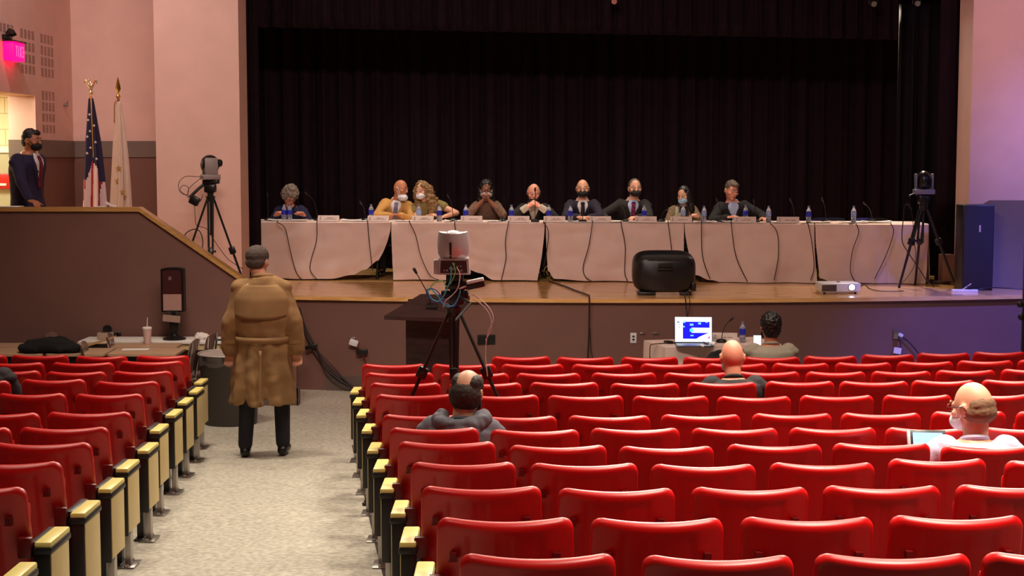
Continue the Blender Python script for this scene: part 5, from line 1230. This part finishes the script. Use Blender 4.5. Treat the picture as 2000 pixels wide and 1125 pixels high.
seated_at('man without a mask, black suit and open light shirt, looking down', 1432, 355, who='man without a mask', lean=.12, side=-.05, hoff=(-.015, 0, 0), head=(.35, .28, .08), wr=[V((-.12, -.40, h)), V((.31, -.46, h - .01))], poles=[V((-.9, .2, -.5)), V((.9, .3, -.4))],
          hands=[(None, V((0, 0, -1)), .4), (V((.25, -1, 0)), V((0, 0, -1)), .7)], sk=S_PINK, hair=('quiff', H_SALT), top=SUIT_BLK, shirt=SHIRT_B, wid=1.08, hs=1.06)
# pins on lapels are part of each suit
# ---- man in the suit on the wing
bx = V((X_(60, 16.95), 16.95, STZ)); topz = Z_(252, 16.95) - STZ; hd = 1.05
hp_ = .98; sp_l = topz - .122 * hd - .145 * hd - hp_
def world2local(p, base, rz): return RZ(-rz) @ (V(p) - V(base))
rzs = 1.25
hand_w = V((X_(66, PY + .2), PY + .19, zt + .10))
person('dark haired man in navy suit and black mask standing at the parapet, looking right', bx, rzs, hp_, sp_l, .03, 0, (.12, .06, 0),
       wr=[world2local(hand_w, bx, rzs), V((.22, .06, .82))], poles=[V((-.8, .6, -.4)), V((.3, 1, 0))],
       hands=[(world2local(hand_w + V((.9, -.6, -.25)), hand_w, rzs) if False else RZ(-rzs) @ V((.75, -.65, -.15)), V((0, 0, -1)), .55), (V((0, -.1, -1)), V((-1, 0, 0)), .3)],
       sk=S_TAN, hair=('quiff', H_DARK), mask=M_BLK, top=cloth('navy_jacket', (36, 32, 66)), tie=cloth('red_dark_tie', (110, 24, 40)), stand=True, wid=1.26, hs=hd)

# ---- man in the trench coat, walking toward the stage
cb = V((X_(516, 13.0, 890), 13.0, fz(13.0))); topz = Z_(480, 13.0) - cb.z
M_COAT = cloth('tan_trench', (144, 110, 70), nscale=7, namt=.12)
hp_ = .93; hd = 1.12; ln = .06
sl = (topz - .12 * hd - .145 * hd - hp_) / math.cos(ln)
t, J = person('man in a long tan trench coat walking up the aisle, seen from behind', cb, PI, hp_, sl, ln, 0, (-.28, .10, 0), hoff=(.045, 0, 0), wr=[V((-.29, -.06, .80)), V((.29, -.03, .84))],
              poles=[V((-.3, 1, 0)), V((.3, 1, 0))], sk=S_LIGHT, hair=('cap', mat('grey_cap_hair', (74, 62, 56), .85, nscale=50, namt=.2)), top=None, stand=True, wid=1.1, hs=hd,
              legs=[[(-.15, -.05, .50), (-.16, -.02, .085), (-.17, -.16, .035)], [(.13, .03, .50), (.15, .06, .085), (.16, -.08, .035)]], curl=.8, name='person', eyes=True)
ux, uy, ax, N, c_ = J['ux'], J['uy'], J['ax'], J['N'], J['c']
def cring(z, rx, ry, cx=0, cy=0, fold=0, n=72):
    return [V((cx + (rx + fold * math.sin(i * 2 * PI / n * 9 + z * 3)) * math.cos(2 * PI * i / n), cy + (ry + fold * math.sin(i * 2 * PI / n * 9 + z * 3)) * math.sin(2 * PI * i / n), z)) for i in range(n)]
NZ = N.z
CR = [(NZ + .035, .082, .078, 0), (NZ - .01, .118, .098, 0), (NZ - .045, .160, .105, 0), (NZ - .085, .205, .125, 0), (NZ - .15, .236, .148, 0), (NZ - .30, .240, .160, .003), (1.02, .222, .160, .006), (.95, .226, .168, .010), (.75, .250, .190, .016), (.55, .268, .212, .022), (.455, .274, .218, .026)]
mb = MB(); mb.rings([cring(z, rx, ry, 0, -.004, fold=f) for z, rx, ry, f in CR] + [cring(.455, .24, .19), cring(.9, .17, .12)])
for k, (S, E, Wp) in enumerate(J['arms']):
    s = (-1, 1)[k]; mb.cap(N + V((s * .05, 0, -.015)), S + V((0, 0, .005)), .062, .070, 16); mb.chain([S - ux * s * .015 + V((0, 0, -.035)), E + V((s * .02, 0, 0)), E.lerp(Wp, .92) + V((s * .01, 0, 0))], [.082, .082, .074], 18)
co = mb.blob('trench_coat', M_COAT, t, .011, 3, .016, 6)
def crad(z):
    for (a, b, c, _), (d, e, f, _2) in zip(CR, CR[1:]):
        if z >= d: k = (a - z) / (a - d); return b + (e - b) * k, c + (f - c) * k
mb = MB(); n_ = 40
def yoke(u, v):
    a = PI * (.04 + .92 * u); zz = NZ - .03 - (.25 + .035 * math.sin(u * PI)) * v; rx, ry = crad(zz)
    sh = .030 * max(0, abs(math.cos(a)) - .3) * min(1, v * 3)
    return V(((rx + .008) * math.cos(a), (ry + .010 + .010 * v) * math.sin(a) - .004, zz))
mb.sheet(yoke, n_, 14, .006); mb.build('back_yoke', M_COAT, co, 0)
mb = MB(); mb.rings([[p + V((0, 0, 0)) for p in cring(z, .226 + o_, .170 + o_, n=48)] for z, o_ in ((.985, .000), (.985, .010), (1.035, .008), (1.035, -.002))], cap=False); mb.build('belt', M_COAT, co, 0)
MB().sheet(lambda u, v: V(((u - .5) * .022 - .01, .186 + .052 * v, .93 - .47 * v)), 2, 10, .006).build('back_vent', M_COAT, co, 0)
mb = MB(); mb.tube([N + V((0, -.01, .035)) + V((.080 * math.cos(a), .078 * math.sin(a), .012 * math.sin(a))) for a in [2 * PI * i / 20 for i in range(21)]], .022, 10, False); mb.build('collar', M_COAT, co)
for s in (-1, 1):
    S = J['arms'][0 if s < 0 else 1][0]; MB().box(V((s * .17, 0, NZ - .045)), (.13, .05, .012), RY(s * .42), .004).build('epaulette', M_COAT, co)
    E, Wp = J['arms'][0 if s < 0 else 1][1:]; q = E.lerp(Wp, .66); MB().cyl(q + V((s * .01, 0, .02)), q + V((s * .01, 0, -.02)), .080, .080, 20).build('cuff_strap', M_COAT, co)

# ---- audience, facing the stage
def aud(label, px, topy, row, hs=1.1, dY=.28, lean=.05, slump=0, head=(0, 0, 0), hoff=(0, 0, 0), **k):
    Y = (ROWD[row] if isinstance(row, str) else row) + dY; base = V((X_(px, Y, topy), Y, fz(Y))); ztop = Z_(topy, Y) - base.z
    hip = k.pop('hip', .47); Nz = ztop - .116 * hs - .145 * hs - hoff[2] + .02 * abs(math.sin(head[1])); spn = (Nz - hip) / math.cos(lean)
    return person(label, base, k.pop('rz', PI), hip, spn, lean, k.pop('side', 0), head, hoff, hs=hs, stand=False, **k)
M_HOOD = cloth('grey_hoodie', (92, 90, 100), nscale=10, namt=.08)
t, J = aud('man with thinning crown in a grey hooded sweatshirt sitting in the red seats', 895, 728, 'f', hs=1.18, dY=.34, lean=.10, side=-.05, hoff=(-.03, -.01, 0), head=(-.30, .18, -.06), wr=[V((-.22, -.35, .62)), V((.20, -.38, .60))], sk=S_LIGHT,
           hair=('thin_crown', mat('dark_brown_hair', (44, 32, 25), .7, nscale=50, namt=.35)), mask=M_BLK, top=M_HOOD, lapel=False, topname='hoodie', wid=1.16)
N = J['N']; mb = MB()
for i in range(13):
    a = PI * (-.05 + 1.1 * i / 12); mb.ell(N + V((.125 * math.cos(a), .090 * math.sin(a) + .035, .030 - .035 * math.sin(a))), (.052, .046, .052))
mb.ell(N + V((0, .13, -.05)), (.12, .05, .085)); mb.blob('hood', M_HOOD, t, .009, 2, .018, 11)
t, J = aud('bald man in a black jacket sitting in the red seats below the laptop', 1437, 669, 'c', hs=1.12, dY=.32, lean=.16, side=.02, hoff=(-.0, -.01, 0), head=(0, .25, 0), wr=[V((-.2, -.35, .62)), V((.2, -.35, .62))], sk=S_PINK, hair=None, mask=M_WHT,
           top=cloth('black_jacket', (34, 28, 32)), shirt=cloth('black_jacket', (34, 28, 32)), lapel=False, wid=1.12)
t, J = aud('balding man with glasses in a white shirt holding a tablet at the right', 1908, 751, 'g', hs=1.22, dY=.32, lean=.06, side=0, hoff=(.0, -.0, 0), head=(.62, .14, 0), wr=[V((-.06, -.36, .62)), V((.27, -.26, .64))], poles=[V((-.6, .4, -.6)), V((.8, .5, -.4))],
           hands=[(V((.6, -.5, .3)), V((0, -.4, .6)), .5), (V((.1, -1, .1)), V((0, 0, 1)), .4)], sk=S_LIGHT, hair=('fringe', mat('cropped_brown_hair', (120, 86, 62), .8, nscale=60, namt=.2)), mask=M_WHT, glasses=True, rz=PI,
           top=cloth('lilac_white_shirt', (188, 180, 206), namt=.04), shirt=cloth('lilac_white_shirt', (188, 180, 206)), lapel=False, topname='shirt', wid=1.16, trousers=TRS)
p = at(1812, 861, 8.62)
tb = thing('tablet', 'small tablet with lit screen held by the man in the white shirt', 'tablet', p, -.1)
MB().box((0, 0, 0), (.20, .012, .13), RX(-.5), .005).build('tablet_body', m_bplastic, tb)
MB().box(V((0, -.0075, .0)), (.165, .002, .10), RX(-.5)).build('screen', mat('tablet_screen', (120, 160, 220), .3, emit=(.22, .36, .75), estr=1.2), tb)
MB().box(V((.03, -.0095, -.022)), (.10, .002, .03), RX(-.5)).build('picture', mat('tablet_picture', (60, 80, 190), .3, emit=(.05, .08, .5), estr=1.0), tb)
MB().box((-.105, .0, 0), (.02, .02, .12), RX(-.5), .006).build('case_edge', m_silver, tb)
# man at the laptop table
t, J = aud('dark haired man in a grey shirt at the laptop table holding up a phone', 1507, 614, 14.0, hs=1.12, dY=0, lean=.04, head=(.10, .10, 0), wr=[V((-.10, -.36, .72)), V((.12, -.27, .70))], poles=[V((-.7, .3, -.6)), V((.9, .2, -.7))],
           hands=[(V((.6, -.6, .1)), V((0, 0, -1)), .5), (V((.0, -.3, .9)), V((-.1, -1, .1)), .8)], sk=S_TAN, hair=('full', H_DARK), top=cloth('grey_shirt', (150, 140, 124), namt=.05), shirt=cloth('grey_shirt', (150, 140, 124)), lapel=False, topname='shirt', wid=1.10, mask=M_BLK)
ch = panel_chair(V((t.location.x, t.location.y - .02, fz(14.0))), 'black chair under the man in the grey shirt at the laptop table', PI); ch['group'] = 'black chairs below the stage'
p = at(1479, 669, 14.33)
ph = thing('phone', 'smartphone with a bright screen held up by the man in the grey shirt', 'phone', p, -.12)
MB().box((0, 0, 0), (.078, .009, .145), RX(-.15), .004).build('phone_body', m_bplastic, ph); MB().box((0, -.0052, .0), (.070, .001, .135), RX(-.15)).build('screen', mat('phone_screen', (230, 235, 255), .3, emit=(.8, .86, 1), estr=1.25), ph)
# empty chair with coat in front of the laptop table
cp = V((X_(1428, 14.3), 14.3, fz(14.3)))
ch = panel_chair(cp, 'black chair with a coat over its back, between the two bald heads and the laptop', PI); ch['label'] = 'black chair covered by a coat in front of the laptop table'; ch['group'] = 'black chairs below the stage'
mb = MB(); mb.ell((0, -.22, .70), (.21, .09, .14)); mb.ell((.13, -.18, .74), (.13, .09, .07)); mb.ell((-.16, -.22, .66), (.12, .08, .16)); mb.ell((0, -.24, .52), (.24, .07, .20)); mb.ell((.22, -.12, .76), (.12, .06, .035))
o = mb.blob('black_coat', mat('black_wool', (14, 12, 15), .95), None, .012, 3, .02, 8); o.location = cp; tag(o, 'black coat draped over the chair in front of the laptop table', 'coat')
# partly seen person at the left edge
aud('person in a dark shirt, only a shoulder showing at the left edge', -38, 652, 'c', hs=1.05, dY=.30, lean=.05, head=(0, .1, 0), wr=[V((-.2, -.35, .62)), V((.2, -.35, .62))], sk=S_LIGHT, hair=('short', H_BROWN), mask=M_BLU, top=cloth('dark_grey_shirt', (44, 36, 42), nscale=40, namt=.3), lapel=False, topname='shirt', wid=1.1)
